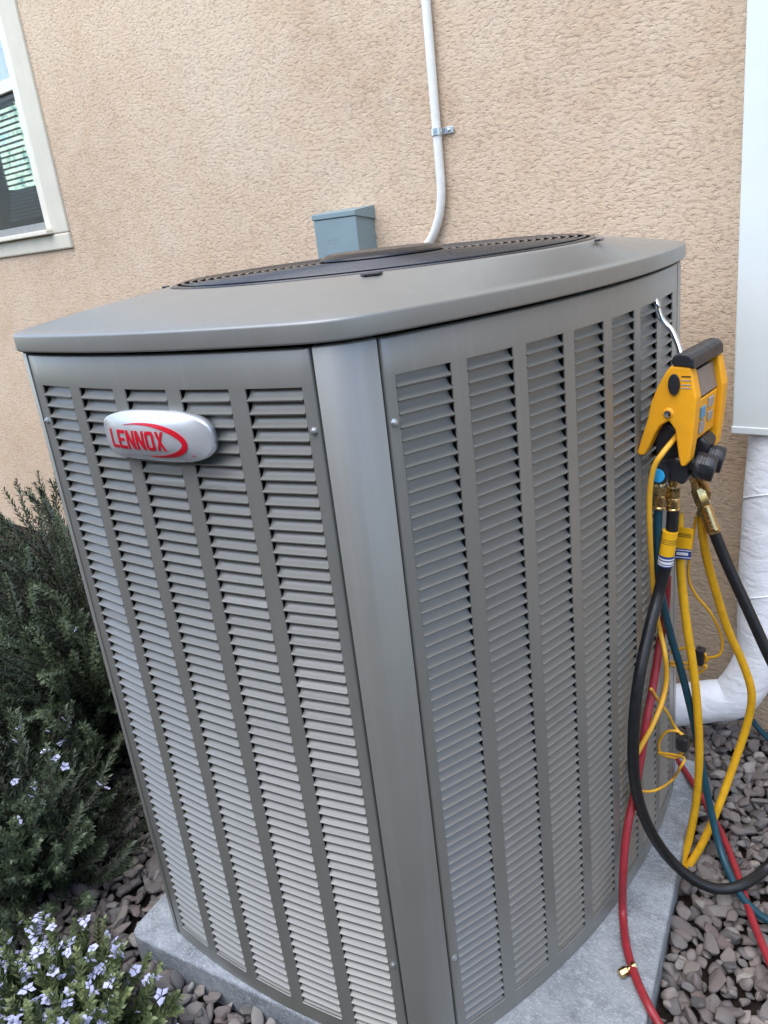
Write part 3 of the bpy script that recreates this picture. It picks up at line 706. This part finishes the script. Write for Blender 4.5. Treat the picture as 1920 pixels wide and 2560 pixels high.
core = [(585, 820), (700, 835), (730, 980), (748, 1100), (735, 1260), (700, 1390), (640, 1400), (560, 1300), (470, 1290), (450, 1110), (520, 930)]
extrude_poly('core', [gp3(*q, GY0 + 0.025) for q in core], (0, GY1 - GY0 - 0.04, 0), M['black'], gm, 0.004)
lowc = [(430, 1360), (500, 1260), (590, 1330), (640, 1420), (700, 1500), (690, 1640), (560, 1640), (440, 1600)]
extrude_poly('lower_core', [gp3(*q, GY0 + 0.022) for q in lowc], (0, GY1 - GY0 - 0.035, 0), M['black'], gm, 0.004)
cap = [(566, 834), (560, 795), (580, 758), (635, 742), (695, 746), (738, 782), (744, 870), (716, 854)]
extrude_poly('top_cap', [gp3(*q, GY0 - 0.002) for q in cap], (0, GY1 - GY0 + 0.012, 0), M['black'], gm, 0.006, 3)
# front face: plane between the two bumpers, leaning with the side profile
fa, fb = gp3(738, 965, GY0 + 0.03), gp3(762, 1095, GY0 + 0.03); fcn = gp3(728, 1420, GY0 + 0.03)
def front_slab(name, t0, b0, y0, y1, out, th, mat, b=0.002):
    n_ = Vector((b0 - t0).cross(Vector((0, 1, 0)))); n_ = n_.normalized()
    if n_.x < 0: n_ = -n_
    q = [t0.copy(), t0.copy(), b0.copy(), b0.copy()]
    for v, y in zip(q, (y0, y1, y1, y0)): v.y = y
    q = [v + n_ * out for v in q]; return extrude_poly(name, q, n_ * th, M[mat], gm, b)
ta = gp3(722, 870, GY0 + 0.03)
front_slab('display', ta + (fb - ta) * 0.05, fb, GY0 + 0.036, GY1 - 0.016, 0.002, 0.004, 'screen')
front_slab('keypad', fb + (fcn - fb) * 0.02, fcn, GY0 + 0.024, GY1 - 0.016, 0.002, 0.004, 'yellow')
def key(u, v0, v1, w_, m_):
    a = fb + (fcn - fb) * v0; b = fb + (fcn - fb) * v1; y = GY0 + 0.03 + u * (GY1 - GY0 - 0.05)
    front_slab('key', a, b, y, y + w_, 0.0062, 0.003, m_, 0.001)
key(0.06, 0.22, 0.50, 0.020, 'key_blue'); key(0.50, 0.10, 0.34, 0.020, 'key_grey'); key(0.06, 0.56, 0.86, 0.020, 'key_grey'); key(0.52, 0.45, 0.68, 0.02, 'key_grey')
# side details
def on_side(zx, zy): return gp3(zx, zy, GY0)
oc = on_side(590, 980); ov = []
for k in range(20):
    a = 2 * math.pi * k / 20; ov.append(oc + Vector((0.0092 * math.cos(a), -0.001, 0.0165 * math.sin(a))))
extrude_poly('side_plug', ov, (0, -0.004, 0), M['black'], gm, 0.001)
sc = on_side(540, 1212)
lathe('side_screw', sc + Vector((0, 0.001, 0)), sc + Vector((0, -0.02, 0)), [(0, 0.010), (0.002, 0.0085), (0.003, 0.006), (0.0032, 0.0055)], M['yellow'], gm, 16)
lathe('side_screw', sc + Vector((0, -0.003, 0)), sc + Vector((0, -0.02, 0)), [(0, 0.0055), (0.001, 0.0055), (0.0018, 0.003)], M['chrome'], gm, 12)
for dz in (0.0, 0.006, 0.013, 0.018):              # moulded fine print lines on the bumper
    q = on_side(645, 920) + Vector((0, -0.0008, -dz)); box('moulded_line', q.x, q.x + 0.014, q.y, q.y + 0.002, q.z - 0.0008, q.z + 0.0008, M['key_grey'] if dz else M['black'], gm, 0)
# hook
hk = [at(1500 + a / 3.16, 650 + b / 3.16, 'Y', y) for a, b, y in ((640, 740, 1.30), (612, 655, 1.305), (570, 560, 1.31), (528, 515, 1.312), (480, 455, 1.312), (455, 385, 1.31), (450, 345, 1.31))]
hk += [hk[-1] + Vector((-0.008, 0.004, 0.008)), hk[-1] + Vector((-0.020, 0.006, 0.005)), hk[-1] + Vector((-0.026, 0.008, -0.012))]
tube('hook', catmull(hk, 6), 0.0049, M['chrome'], gm, 12)
# valve block and knobs
vb_ = [(420, 1640), (450, 1590), (600, 1560), (700, 1600), (690, 1720), (650, 1790), (600, 1760), (440, 1745)]
extrude_poly('valve_block', [gp3(*q, GY0 + 0.012) for q in vb_], (0, 0.085, 0), M['black'], gm, 0.006, 3)
d0 = gp3(478, 1685, GY0 + 0.012)
lathe('end_cap', d0 + Vector((0, 0.002, 0)), d0 + Vector((0, -0.02, 0)), [(0, 0.0175), (0.010, 0.0170), (0.014, 0.0155), (0.0145, 0.013)], M['black'], gm, 20)
lathe('indicator_disc', d0 + Vector((0, -0.0125, 0)), d0 + Vector((0, -0.02, 0)), [(0, 0.0118), (0.001, 0.0118), (0.0016, 0.010)], M['dot_blue'], gm, 20)
def knob(zx, zy, y, sx):
    p = gp3(zx, zy, y); V = []; ax = Vector((0.95, 0.18, -0.22)).normalized(); q = p - ax * 0.02
    o = lathe('knob', q, q + ax, [(0, 0.011), (0.008, 0.012), (0.010, 0.021), (0.013, 0.0225), (0.020, 0.0225), (0.021, 0.0212), (0.024, 0.0212), (0.025, 0.0225), (0.038, 0.0225), (0.041, 0.021), (0.042, 0.015)], M['black'], gm, 10)
    return o
for a_, b_, y_ in (((1655, 1190), (1652, 1212), 1.24), ((1686, 1195), (1683, 1222), 1.255), ((1722, 1165), (1740, 1215), 1.355), ((1742, 1170), (1766, 1222), 1.368)):
    p, q = at(*a_, 'Y', min(y_, 1.325)), at(*b_, 'Y', y_); lathe('port', p, q, [(0, 0.009), ((q - p).length * 0.55, 0.009), ((q - p).length * 0.6, 0.0075), ((q - p).length + 0.004, 0.0075)], M['brass'], gm, 12)
knob(800, 1625, GY0 + 0.03, 1); knob(870, 1560, GY0 + 0.085, 1)
nk = [(705, 1420), (800, 1400), (850, 1450), (840, 1510), (760, 1570), (700, 1560)]
extrude_poly('valve_neck', [gp3(*q, GY0 + 0.05) for q in nk], (0, 0.05, 0), M['black'], gm, 0.006, 3)

# ------------------------------------------------------------------ hoses
def P(lst): return [at(a, b, ax, v) for a, b, ax, v in lst]
def hose(name, pts, rad, mat, label, cat='hose', group=None, n=10, seg=14):
    path = catmull(P(pts) if not isinstance(pts[0], Vector) else pts, n)
    t = tag(empty(name, path[-1]), label, cat, group or ('hoses on and below the gauge' if cat == 'hose' else 'yellow sensor cables of the gauge'))
    tube('tube', path, rad, M[mat], t, seg); return t, path
def fitting(parent, a, b, sc=1.0, taper=True):
    a, b = Vector(a), Vector(b); L = (b - a).length; k = L / 0.075
    lathe('hose_nut', a, b, [(0, 0.0075 * sc), (0.006 * k, 0.0088 * sc), (0.010 * k, 0.0118 * sc), (0.030 * k, 0.0118 * sc), (0.034 * k, 0.0095 * sc)], M['brass'], parent, 6)
    lathe('ferrule', a + (b - a) * 0.45, b, [(0, 0.0098 * sc), (0.003 * k, 0.0105 * sc), (0.030 * k, 0.0100 * sc), (0.0325 * k, 0.0112 * sc), (0.036 * k, 0.0112 * sc), (0.039 * k, 0.0095 * sc)], M['brass'], parent, 16)
Y0 = GY0 + 0.03
# thick black hose: leaves the block, loops on the ground and climbs back
bl, bpath = hose('charging_hose', [(1683, 1275, 'Y', 1.255), (1679, 1330, 'Y', 1.253), (1668, 1400, 'Y', 1.25), (1648, 1480, 'Y', 1.243), (1622, 1580, 'F', 0.024), (1597, 1700, 'F', 0.024), (1584, 1830, 'F', 0.024),
    (1588, 1960, 'F', 0.026), (1618, 2060, 'F', 0.036), (1668, 2140, 'F', 0.06), (1730, 2196, 'Z', 0.088), (1795, 2222, 'Z', 0.066), (1860, 2210, 'Z', 0.066), (1925, 2160, 'Z', 0.07), (1990, 2060, 'Y', 1.36),
    (2040, 1930, 'Y', 1.37), (2005, 1790, 'Y', 1.375), (1935, 1665, 'Y', 1.375), (1868, 1520, 'Y', 1.372), (1818, 1410, 'Y', 1.37), (1783, 1325, 'Y', 1.365)], 0.0102, 'bhose', 'thick black hose hanging from the gauge and looping on the pad edge')
tp = at(1683, 1215, 'Y', 1.255); fitting(bl, tp, bpath[0] + (bpath[1] - bpath[0]) * 0.5, 1.05)
tp = at(1738, 1205, 'Y', 1.362); fitting(bl, tp, bpath[-1] + (bpath[-2] - bpath[-1]) * 1.2, 1.15)
te, tpath = hose('charging_hose', [(1646, 1270, 'Y', 1.24), (1644, 1340, 'Y', 1.245), (1646, 1420, 'Y', 1.26), (1656, 1500, 'Y', 1.28), (1676, 1585, 'Y', 1.30), (1704, 1680, 'Y', 1.32), (1733, 1800, 'Y', 1.34), (1756, 1920, 'Y', 1.35),
    (1778, 2030, 'Y', 1.345), (1803, 2130, 'Y', 1.32), (1842, 2222, 'Z', 0.058), (1885, 2275, 'Z', 0.05), (1935, 2308, 'Z', 0.05), (2010, 2340, 'Z', 0.05), (2120, 2350, 'Z', 0.05)], 0.0072, 'teal', 'slim dark teal hose hanging from the gauge onto the gravel')
tp = at(1652, 1205, 'Y', 1.24); fitting(te, tp, tpath[0] + (tpath[1] - tpath[0]) * 0.5, 1.05)
hose('charging_hose', [(1640, 1745, 'Y', 1.86), (1800, 1790, 'Y', 1.80), (1870, 1795, 'Z', 0.055), (1895, 1820, 'Z', 0.05), (1930, 1855, 'Z', 0.045), (1990, 1905, 'Z', 0.045), (2100, 1960, 'Z', 0.045)], 0.0068, 'teal', 'teal hose end lying on the gravel beneath the white wrapped pipe')
re_, _ = hose('charging_hose', [(1668, 1440, 'F', 0.012), (1664, 1520, 'F', 0.012), (1648, 1620, 'F', 0.012), (1632, 1720, 'F', 0.012), (1615, 1810, 'F', 0.012), (1603, 1890, 'F', 0.012), (1585, 1990, 'F', 0.012), (1567, 2080, 'F', 0.014), (1558, 2180, 'F', 0.02), (1557, 2280, 'Z', 0.078), (1567, 2370, 'Z', 0.076),
    (1592, 2450, 'Z', 0.076), (1622, 2515, 'Z', 0.074), (1652, 2568, 'Z', 0.06), (1700, 2640, 'Z', 0.05), (1800, 2720, 'Z', 0.05)], 0.0074, 'red', 'red hose curving across the pad beside the brass cap')
hose('charging_hose', [(1600, 1800, 'Y', 1.66), (1660, 1868, 'Y', 1.60), (1693, 1902, 'Y', 1.58), (1735, 1962, 'Z', 0.078), (1772, 2025, 'Z', 0.066), (1806, 2088, 'Z', 0.058), (1842, 2180, 'Z', 0.05), (1878, 2290, 'Z', 0.05), (1905, 2360, 'Z', 0.05), (1945, 2450, 'Z', 0.05), (2010, 2550, 'Z', 0.05)], 0.0070, 'red', 'red hose running from behind the unit across the gravel')
ye, ypath = hose('charging_hose', [(1697, 1285, 'Y', 1.30), (1699, 1380, 'Y', 1.303), (1706, 1470, 'Y', 1.31), (1718, 1570, 'Y', 1.315), (1733, 1670, 'Y', 1.32), (1744, 1780, 'Y', 1.33), (1748, 1890, 'Y', 1.34), (1741, 2000, 'Y', 1.345), (1722, 2100, 'Y', 1.335), (1702, 2165, 'Y', 1.315), (1700, 2186, 'Y', 1.31), (1716, 2172, 'Y', 1.315),
    (1755, 2110, 'Y', 1.345), (1795, 2020, 'Y', 1.38), (1835, 1910, 'Y', 1.42), (1868, 1810, 'Y', 1.44), (1879, 1735, 'Y', 1.44), (1858, 1660, 'Y', 1.435), (1820, 1575, 'Y', 1.42), (1790, 1480, 'Y', 1.40), (1768, 1400, 'Y', 1.385), (1756, 1330, 'Y', 1.375), (1755, 1290, 'Y', 1.372)], 0.0078, 'yhose', 'yellow hose hanging from the gauge in a long narrow loop')
tp = at(1765, 1215, 'Y', 1.372); fitting(ye, tp, ypath[-1] + (ypath[-2] - ypath[-1]) * 0.3, 0.95)
# printed sleeves on the hoses
def sleeve(parent, path, p0, p1, r, y):
    a, b = at(*p0, 'Y', y), at(*p1, 'Y', y); d = b - a
    def seg_(t0, t1, m_, dr=0.0, nm='printed_sleeve'): return lathe(nm, a + d * t0, b, [(0, r + dr), (d.length * (t1 - t0), r + dr)], M[m_], parent, 20)
    seg_(0.0, 0.68, 'tag_yellow'); seg_(0.681, 1.0, 'tag_blue'); seg_(0.75, 0.79, 'tag_white', 0.0003); seg_(0.93, 0.96, 'tag_white', 0.0003)
    for k in range(3): seg_(0.20 + k * 0.055, 0.215 + k * 0.055, 'black', 0.0002, 'fine_print')
    seg_(0.83, 0.90, 'tag_white', 0.0003, 'sleeve_logo')
sleeve(bl, bpath, (1676, 1327), (1663, 1412), 0.0128, 1.249)
# flat folded tag on the yellow hose
def flat_tag(parent):
    y = 1.29; q = [(1690, 1316), (1733, 1323), (1726, 1400), (1681, 1396)]; c = [at(*p, 'Y', y) for p in q]
    def quad(v0, v1, m_, off, nm, u0=0.0, u1=1.0):
        def pt(u, v): return c[0].lerp(c[1], u).lerp(c[3].lerp(c[2], u), v)
        pts = [pt(u0, v0), pt(u1, v0), pt(u1, v1), pt(u0, v1)]
        return extrude_poly(nm, [p + Vector((0, -off, 0)) for p in pts], (0, 0.0015, 0), M[m_], parent, 0)
    quad(0, 0.66, 'tag_yellow', 0, 'hose_tag'); quad(0.661, 1.0, 'tag_blue', 0, 'hose_tag')
    quad(0.70, 0.725, 'tag_white', 0.0006, 'tag_stripe'); quad(0.93, 0.95, 'tag_white', 0.0006, 'tag_stripe'); quad(0.78, 0.87, 'tag_white', 0.0006, 'tag_logo', 0.2, 0.85)
    for k in range(3): quad(0.18 + 0.045 * k, 0.193 + 0.045 * k, 'black', 0.0006, 'fine_print', 0.06, 0.94)
flat_tag(ye)
# thin sensor cables
ca, _ = hose('sensor_cable', [(1708, 1068, 'Y', 1.25), (1690, 1092, 'Y', 1.235), (1655, 1135, 'Y', 1.205), (1634, 1172, 'Y', 1.20), (1624, 1240, 'Y', 1.205), (1625, 1340, 'Y', 1.22), (1631, 1440, 'F', 0.012), (1638, 1520, 'F', 0.012), (1651, 1580, 'F', 0.014), (1663, 1640, 'F', 0.03), (1666, 1700, 'F', 0.032), (1655, 1755, 'F', 0.03), (1632, 1812, 'F', 0.024), (1606, 1860, 'F', 0.014), (1590, 1890, 'F', 0.008), (1574, 1915, 'F', 0.006)], 0.0046, 'ycable', 'thin yellow cable looping out of the gauge and down behind the black hose', 'cable', n=8, seg=10)
def coil_pts(cx, cy, rx, ry, y, turns, jit, ph=0.0):
    r_ = random.Random(int(cx)); out = []; n = int(turns * 10)
    for i in range(n + 1):
        a = ph + 2 * math.pi * i / 10; k = 1 + r_.uniform(-jit, jit); out.append((cx + rx * k * math.cos(a), cy + ry * k * math.sin(a), 'Y', y + 0.006 * math.sin(i * 0.7)))
    return out
c2p = [(1741, 1290, 'Y', 1.372), (1727, 1370, 'Y', 1.375), (1721, 1440, 'Y', 1.38), (1738, 1485, 'Y', 1.385), (1775, 1530, 'Y', 1.40), (1798, 1575, 'Y', 1.42), (1806, 1612, 'Y', 1.43), (1797, 1638, 'Y', 1.43), (1770, 1645, 'Y', 1.43)] + coil_pts(1717, 1645, 48, 24, 1.43, 2.4, 0.10, 0.2) + [(1752, 1662, 'Y', 1.43), (1765, 1668, 'Y', 1.43), (1745, 1684, 'Y', 1.43)]
c2, _ = hose('sensor_cable', c2p, 0.0030, 'ycable', 'thin yellow cable coiled and tied in front of the stucco', 'cable', n=6, seg=8)
def tie(parent, px, py, y, w_, h_):
    p = at(px, py, 'Y', y); box('black_tie', p.x - w_ / 2, p.x + w_ / 2, p.y - 0.011, p.y + 0.011, p.z - h_ / 2, p.z + h_ / 2, M['black'], parent, 0.005)
tie(c2, 1750, 1640, 1.43, 0.019, 0.036)
c3p = [(1628, 1722, 'F', 0.02), (1648, 1755, 'F', 0.02), (1668, 1782, 'F', 0.03), (1686, 1815, 'Y', 1.31), (1703, 1836, 'Y', 1.31)] + coil_pts(1680, 1862, 36, 31, 1.31, 1.55, 0.16, -0.6) + [(1708, 1893, 'Y', 1.31), (1700, 1920, 'Y', 1.30), (1680, 1950, 'F', 0.03), (1648, 1972, 'F', 0.03), (1618, 1979, 'F', 0.016), (1592, 1974, 'F', 0.008), (1577, 1965, 'F', 0.006)]
c3, _ = hose('sensor_cable', c3p, 0.0028, 'ycable', 'thin yellow cable with a black tie looped low beside the unit', 'cable', n=6, seg=8)
tie(c3, 1708, 1858, 1.305, 0.021, 0.031)
# brass cap lying on the pad
cp = at(1563, 2428, 'Z', SLAB_Z + 0.009)
bc = tag(empty('brass_cap', cp - Vector((0, 0, 0.009))), 'small brass valve cap lying on the pad beside the red hose', 'cap')
ax = Vector((0.45, 0.75, 0.12)).normalized()
lathe('cap_body', cp - ax * 0.011, cp + ax, [(0, 0.0075), (0.0015, 0.0085), (0.0135, 0.0085), (0.015, 0.0072)], M['brass'], bc, 8)
lathe('cap_neck', cp + ax * 0.0040, cp + ax * 0.03, [(0, 0.0055), (0.008, 0.0055), (0.009, 0.0078), (0.016, 0.0078), (0.017, 0.006)], M['brass'], bc, 12)

# ------------------------------------------------------------------ gravel
def stone_mesh(seed, sub):
    rn = random.Random(seed); bm = bmesh.new(); bmesh.ops.create_icosphere(bm, subdivisions=sub, radius=1.0)
    sx, sy, sz_ = rn.uniform(0.9, 1.45), rn.uniform(0.62, 1.0), rn.uniform(0.38, 0.68)
    planes = []
    for _ in range(rn.randint(7, 13)):
        v = Vector((rn.gauss(0, 1), rn.gauss(0, 1), rn.gauss(0, 1))).normalized(); planes.append((v, rn.uniform(0.42, 0.76)))
    off = Vector((rn.uniform(0, 50), rn.uniform(0, 50), rn.uniform(0, 50)))
    for v in bm.verts:
        p = v.co.copy()
        for n_, d in planes:
            e = p.dot(n_) - d
            if e > 0: p -= n_ * e * 0.96
        p *= 1 + 0.12 * noise.noise(p * 1.3 + off) + 0.05 * noise.noise(p * 3.1 + off)
        v.co = Vector((p.x * sx, p.y * sy, p.z * sz_))
    me = bpy.data.meshes.new('stone'); bm.to_mesh(me); bm.free()
    me.polygons.foreach_set('use_smooth', [True] * len(me.polygons)); return me
rs = random.Random(21)
HI = [stone_mesh(i, 3) for i in range(16)]
for m_ in HI: m_.materials.append(M['stone'])
LO = []
for i in range(16):
    me = stone_mesh(i, 2); LO.append(([v.co.copy() for v in me.vertices], [tuple(p.vertices) for p in me.polygons])); bpy.data.meshes.remove(me)
def inside(poly, x, y, m_=0.0):
    c = Vector((sum(p.x for p in poly) / len(poly), sum(p.y for p in poly) / len(poly)))
    for i in range(len(poly)):
        a, b = poly[i], poly[(i + 1) % len(poly)]
        if (b.x - a.x) * (y - a.y) - (b.y - a.y) * (x - a.x) < -m_ * (b - a).length: return False
    return True
def project(p):
    d = p - CAM; z = d.dot(CF)
    if z <= 0.05: return None
    return 960 + FPX * d.dot(CR) / z, 1280 - FPX * d.dot(CU) / z, z
cands = []
def add_layer(step, z0, z1, s0, s1, prob, xr_, yr_):
    y = yr_[0]; row = 0
    while y < yr_[1]:
        x = xr_[0] + (row % 2) * step / 2
        while x < xr_[1]:
            if rs.random() < prob:
                px, py = x + rs.uniform(-.42, .42) * step, y + rs.uniform(-.42, .42) * step
                s = rs.uniform(s0, s1) * (1.35 if rs.random() < 0.18 else 1.0)
                if py < WALL_Y - s * 0.8 and not inside(pad_c, px, py, s * 0.4):
                    rot = Matrix.Rotation(rs.uniform(0, 6.28), 4, 'Z') @ Matrix.Rotation(rs.gauss(0, 0.45), 4, 'X') @ Matrix.Rotation(rs.gauss(0, 0.45), 4, 'Y')
                    cands.append((Vector((px, py, rs.uniform(z0, z1))), rot, s, rs.randrange(16)))
            x += step
        y += step * 0.87; row += 1
add_layer(0.025, -0.002, 0.007, 0.012, 0.021, 1.0, (-2.5, 0.45), (-0.05, WALL_Y))
add_layer(0.030, 0.011, 0.022, 0.011, 0.024, 0.9, (-2.5, 0.45), (-0.05, WALL_Y))
add_layer(0.060, 0.000, 0.014, 0.026, 0.036, 1.0, (-3.6, -2.5), (-0.2, WALL_Y))
add_layer(0.060, 0.000, 0.014, 0.026, 0.036, 1.0, (0.45, 1.6), (-0.2, WALL_Y))
scored = []
unit_poly = [PLs, S1, S2, PRe, PR2, B1, B2, L2]
for k, (p, rot, s, v) in enumerate(cands):
    q = project(p); sc_ = -1
    if q and -20 < q[0] < 1940 and 1500 < q[1] < 2590:
        # hidden behind the cabinet?
        hid = False
        for t in (0.3, 0.45, 0.6, 0.75, 0.9):
            w_ = CAM.lerp(p, t)
            if w_.z < 1.25 and inside(unit_poly, w_.x, w_.y): hid = True; break
        if not hid: sc_ = s / q[2] + (0.004 if p.z > 0.012 else 0) - (0.006 if q[0] < 330 and q[1] < 2250 else 0)
    scored.append((sc_, k))
scored.sort(reverse=True); top = set(k for s_, k in scored[:300] if s_ > 0)
BV = []; BF = []; BT_ = []
for k, (p, rot, s, v) in enumerate(cands):
    mw = Matrix.Translation(p) @ rot @ Matrix.Scale(s, 4)
    if k in top:
        o = bpy.data.objects.new('stone', HI[v]); COL.objects.link(o); o.parent = ground; o.matrix_local = mw
    else:
        n = len(BV); tn = rs.random()
        BV += [mw @ q for q in LO[v][0]]; BF += [tuple(n + i for i in f_) for f_ in LO[v][1]]; BT_ += [tn] * len(LO[v][0])
me = mesh('stones', BV, BF, True); at_ = me.attributes.new('tone', 'FLOAT', 'POINT'); at_.data.foreach_set('value', BT_)
so = link('stones', me, M['stone'], ground); so['kind'] = 'stuff'

# ------------------------------------------------------------------ rosemary
def flower_mesh(seed):
    rn = random.Random(seed); V = []; F = []
    for k in range(5):
        a = 2 * math.pi * k / 5 + rn.uniform(-.3, .3); L = rn.uniform(0.7, 1.15); w_ = rn.uniform(0.28, 0.42); up = rn.uniform(0.1, 0.55)
        d = Vector((math.cos(a), math.sin(a), up)).normalized(); s = Vector((-math.sin(a), math.cos(a), rn.uniform(-.3, .3)))
        n = len(V); V += [d * 0.1, d * L * 0.55 + s * w_, d * L + Vector((0, 0, -0.15)), d * L * 0.55 - s * w_, d * L * 0.5 + Vector((0, 0, 0.12))]
        F += [(n, n + 1, n + 4), (n + 1, n + 2, n + 4), (n + 2, n + 3, n + 4), (n + 3, n, n + 4)]
    V += [Vector((0, 0, -0.6)), Vector((0.12, 0, 0.1)), Vector((-0.06, 0.1, 0.1)), Vector((-0.06, -0.1, 0.1))]; n = len(V) - 4
    F += [(n, n + 1, n + 2), (n, n + 2, n + 3), (n, n + 3, n + 1)]
    me = mesh('flower', V, F, True); me.materials.append(M['petal']); return me
FLW = [flower_mesh(i) for i in range(6)]
def shrub(label, base_pt, stems, leaf_len, leaf_w, leaf_mat, stem_mat, density, seed, n_flowers, fl_size, bare=0.3, fl_bias=0.0):
    """stems: list of (root, tip, bend). Needle leaves stand around the upper part of every stem."""
    rn = random.Random(seed); t = tag(empty('rosemary_bush', base_pt), label, 'bush', 'flowering bushes left of the unit')
    V = []; F = []; T = []; SV = []; SF = []; spots = []
    for root, tip, r0 in stems:
        root, tip = Vector(root), Vector(tip); L = (tip - root).length
        mid = root.lerp(tip, 0.5) + Vector((rn.uniform(-.1, .1), rn.uniform(-.1, .1), rn.uniform(-.05, .12))) * L
        path = catmull([root, mid, tip], 7)
        tube_data(path, [r0 * (1 - 0.75 * i / (len(path) - 1)) for i in range(len(path))], 5, False, SV, SF)
        n = int(density * L * (1 - bare)); ton = rn.random() * 0.5
        for k in range(n):
            s = bare + (1 - bare) * (k + rn.random()) / n; f_ = s * (len(path) - 1); i = min(int(f_), len(path) - 2)
            p = path[i].lerp(path[i + 1], f_ - i); d = (path[i + 1] - path[i]).normalized()
            u = d.orthogonal().normalized(); u = Matrix.Rotation(k * 2.4 + rn.uniform(-.5, .5), 3, d) @ u
            e = (u * rn.uniform(0.6, 1.0) + d * rn.uniform(0.35, 1.0)).normalized(); ll = leaf_len * rn.uniform(0.6, 1.15) * (1.0 - 0.35 * max(0, s - 0.8) / 0.2)
            w_ = e.cross(d).normalized() * leaf_w * rn.uniform(0.8, 1.2); m_ = p + e * ll * 0.5 + d * ll * 0.06
            b_ = len(V); V += [p, m_ + w_, p + e * ll + d * ll * 0.12, m_ - w_]; F.append((b_, b_ + 1, b_ + 2, b_ + 3))
            tn = min(1, max(0, ton + 0.5 * max(0, s - 0.55) + rn.uniform(-.15, .25))); T += [tn] * 4
        for _ in range(3): spots.append(path[0].lerp(path[-1], 1) if False else path[max(0, min(len(path) - 1, int(rn.uniform(0.6, 1.0) * (len(path) - 1))))])
    me = mesh('foliage', V, F); a = me.attributes.new('tone', 'FLOAT', 'POINT'); a.data.foreach_set('value', T)
    link('foliage', me, leaf_mat, t); link('stems', mesh('stems', SV, SF, True), stem_mat, t)
    rn.shuffle(spots); spots.sort(key=lambda p: -(p.z + rn.uniform(0, 0.35)) * (1 if fl_bias else 0))
    for p in spots[:n_flowers]:
        c = p + Vector((rn.uniform(-.014, .014), rn.uniform(-.014, .014), rn.uniform(0.0, .014)))
        o = bpy.data.objects.new('flower', rn.choice(FLW)); COL.objects.link(o); o.parent = t
        o.matrix_local = Matrix.Translation(c - Vector(base_pt)) @ Matrix.Rotation(rn.uniform(0, 6.28), 4, 'Z') @ Matrix.Rotation(rn.uniform(-.9, .9), 4, 'X') @ Matrix.Scale(fl_size * rn.uniform(0.7, 1.25), 4)
    return t
def dome_stems(c, rx, ry, h, n, seed, r0, low=0.15, hollow=0.35):
    rn = random.Random(seed); out = []
    for _ in range(n):
        a = rn.uniform(0, 2 * math.pi); q = math.sqrt(rn.uniform(0.0, 1.0)); el = rn.uniform(low, 1.0)
        top = Vector((c[0] + rx * q * math.cos(a), c[1] + ry * q * math.sin(a), 0.02 + h * (0.45 + 0.55 * el) * math.sqrt(max(0.05, 1 - 0.75 * q * q))))
        if rn.random() < hollow: top = Vector((c[0], c[1], 0)) + (top - Vector((c[0], c[1], 0))) * rn.uniform(0.5, 0.85)
        k = rn.uniform(0.25, 0.6)
        root = Vector((c[0] + (top.x - c[0]) * k, c[1] + (top.y - c[1]) * k, max(0.01, top.z - rn.uniform(0.18, 0.36))))
        out.append((root, top, r0))
    for _ in range(max(8, n // 9)):                 # woody main stems from the root crown
        a = rn.uniform(0, 2 * math.pi); q = rn.uniform(0.3, 0.9)
        out.append((Vector((c[0] + rn.uniform(-.05, .05), c[1] + rn.uniform(-.05, .05), 0.0)), Vector((c[0] + rx * q * math.cos(a), c[1] + ry * q * math.sin(a), h * rn.uniform(0.4, 0.85))), r0 * 2.6))
    return out
bc1 = (-2.02, 0.98)
shrub('large dark green rosemary bush growing between the unit and the stucco wall', (*bc1, 0), dome_stems(bc1, 0.64, 0.54, 0.86, 820, 3, 0.0022, -0.35, 0.45), 0.022, 0.0027, M['leaf'], M['stem'], 460, 4, 30, 0.010, 0.08)
bc2 = (-1.70, 0.56)
shrub('sprawling low rosemary with scattered pale flowers between the two other bushes', (*bc2, 0), dome_stems(bc2, 0.38, 0.30, 0.40, 360, 8, 0.0018, -0.3, 0.4), 0.021, 0.0026, M['leaf'], M['stem'], 460, 9, 40, 0.011, 0.08, 1.0)
bc3 = (-1.20, 0.35)
shrub('bright green bush full of pale lilac flowers in the bottom left corner', (*bc3, 0), dome_stems(bc3, 0.30, 0.17, 0.185, 230, 12, 0.0016, 0.3, 0.2), 0.017, 0.0034, M['leaf_light'], M['stem_green'], 560, 13, 230, 0.0135, 0.06, 1.0)
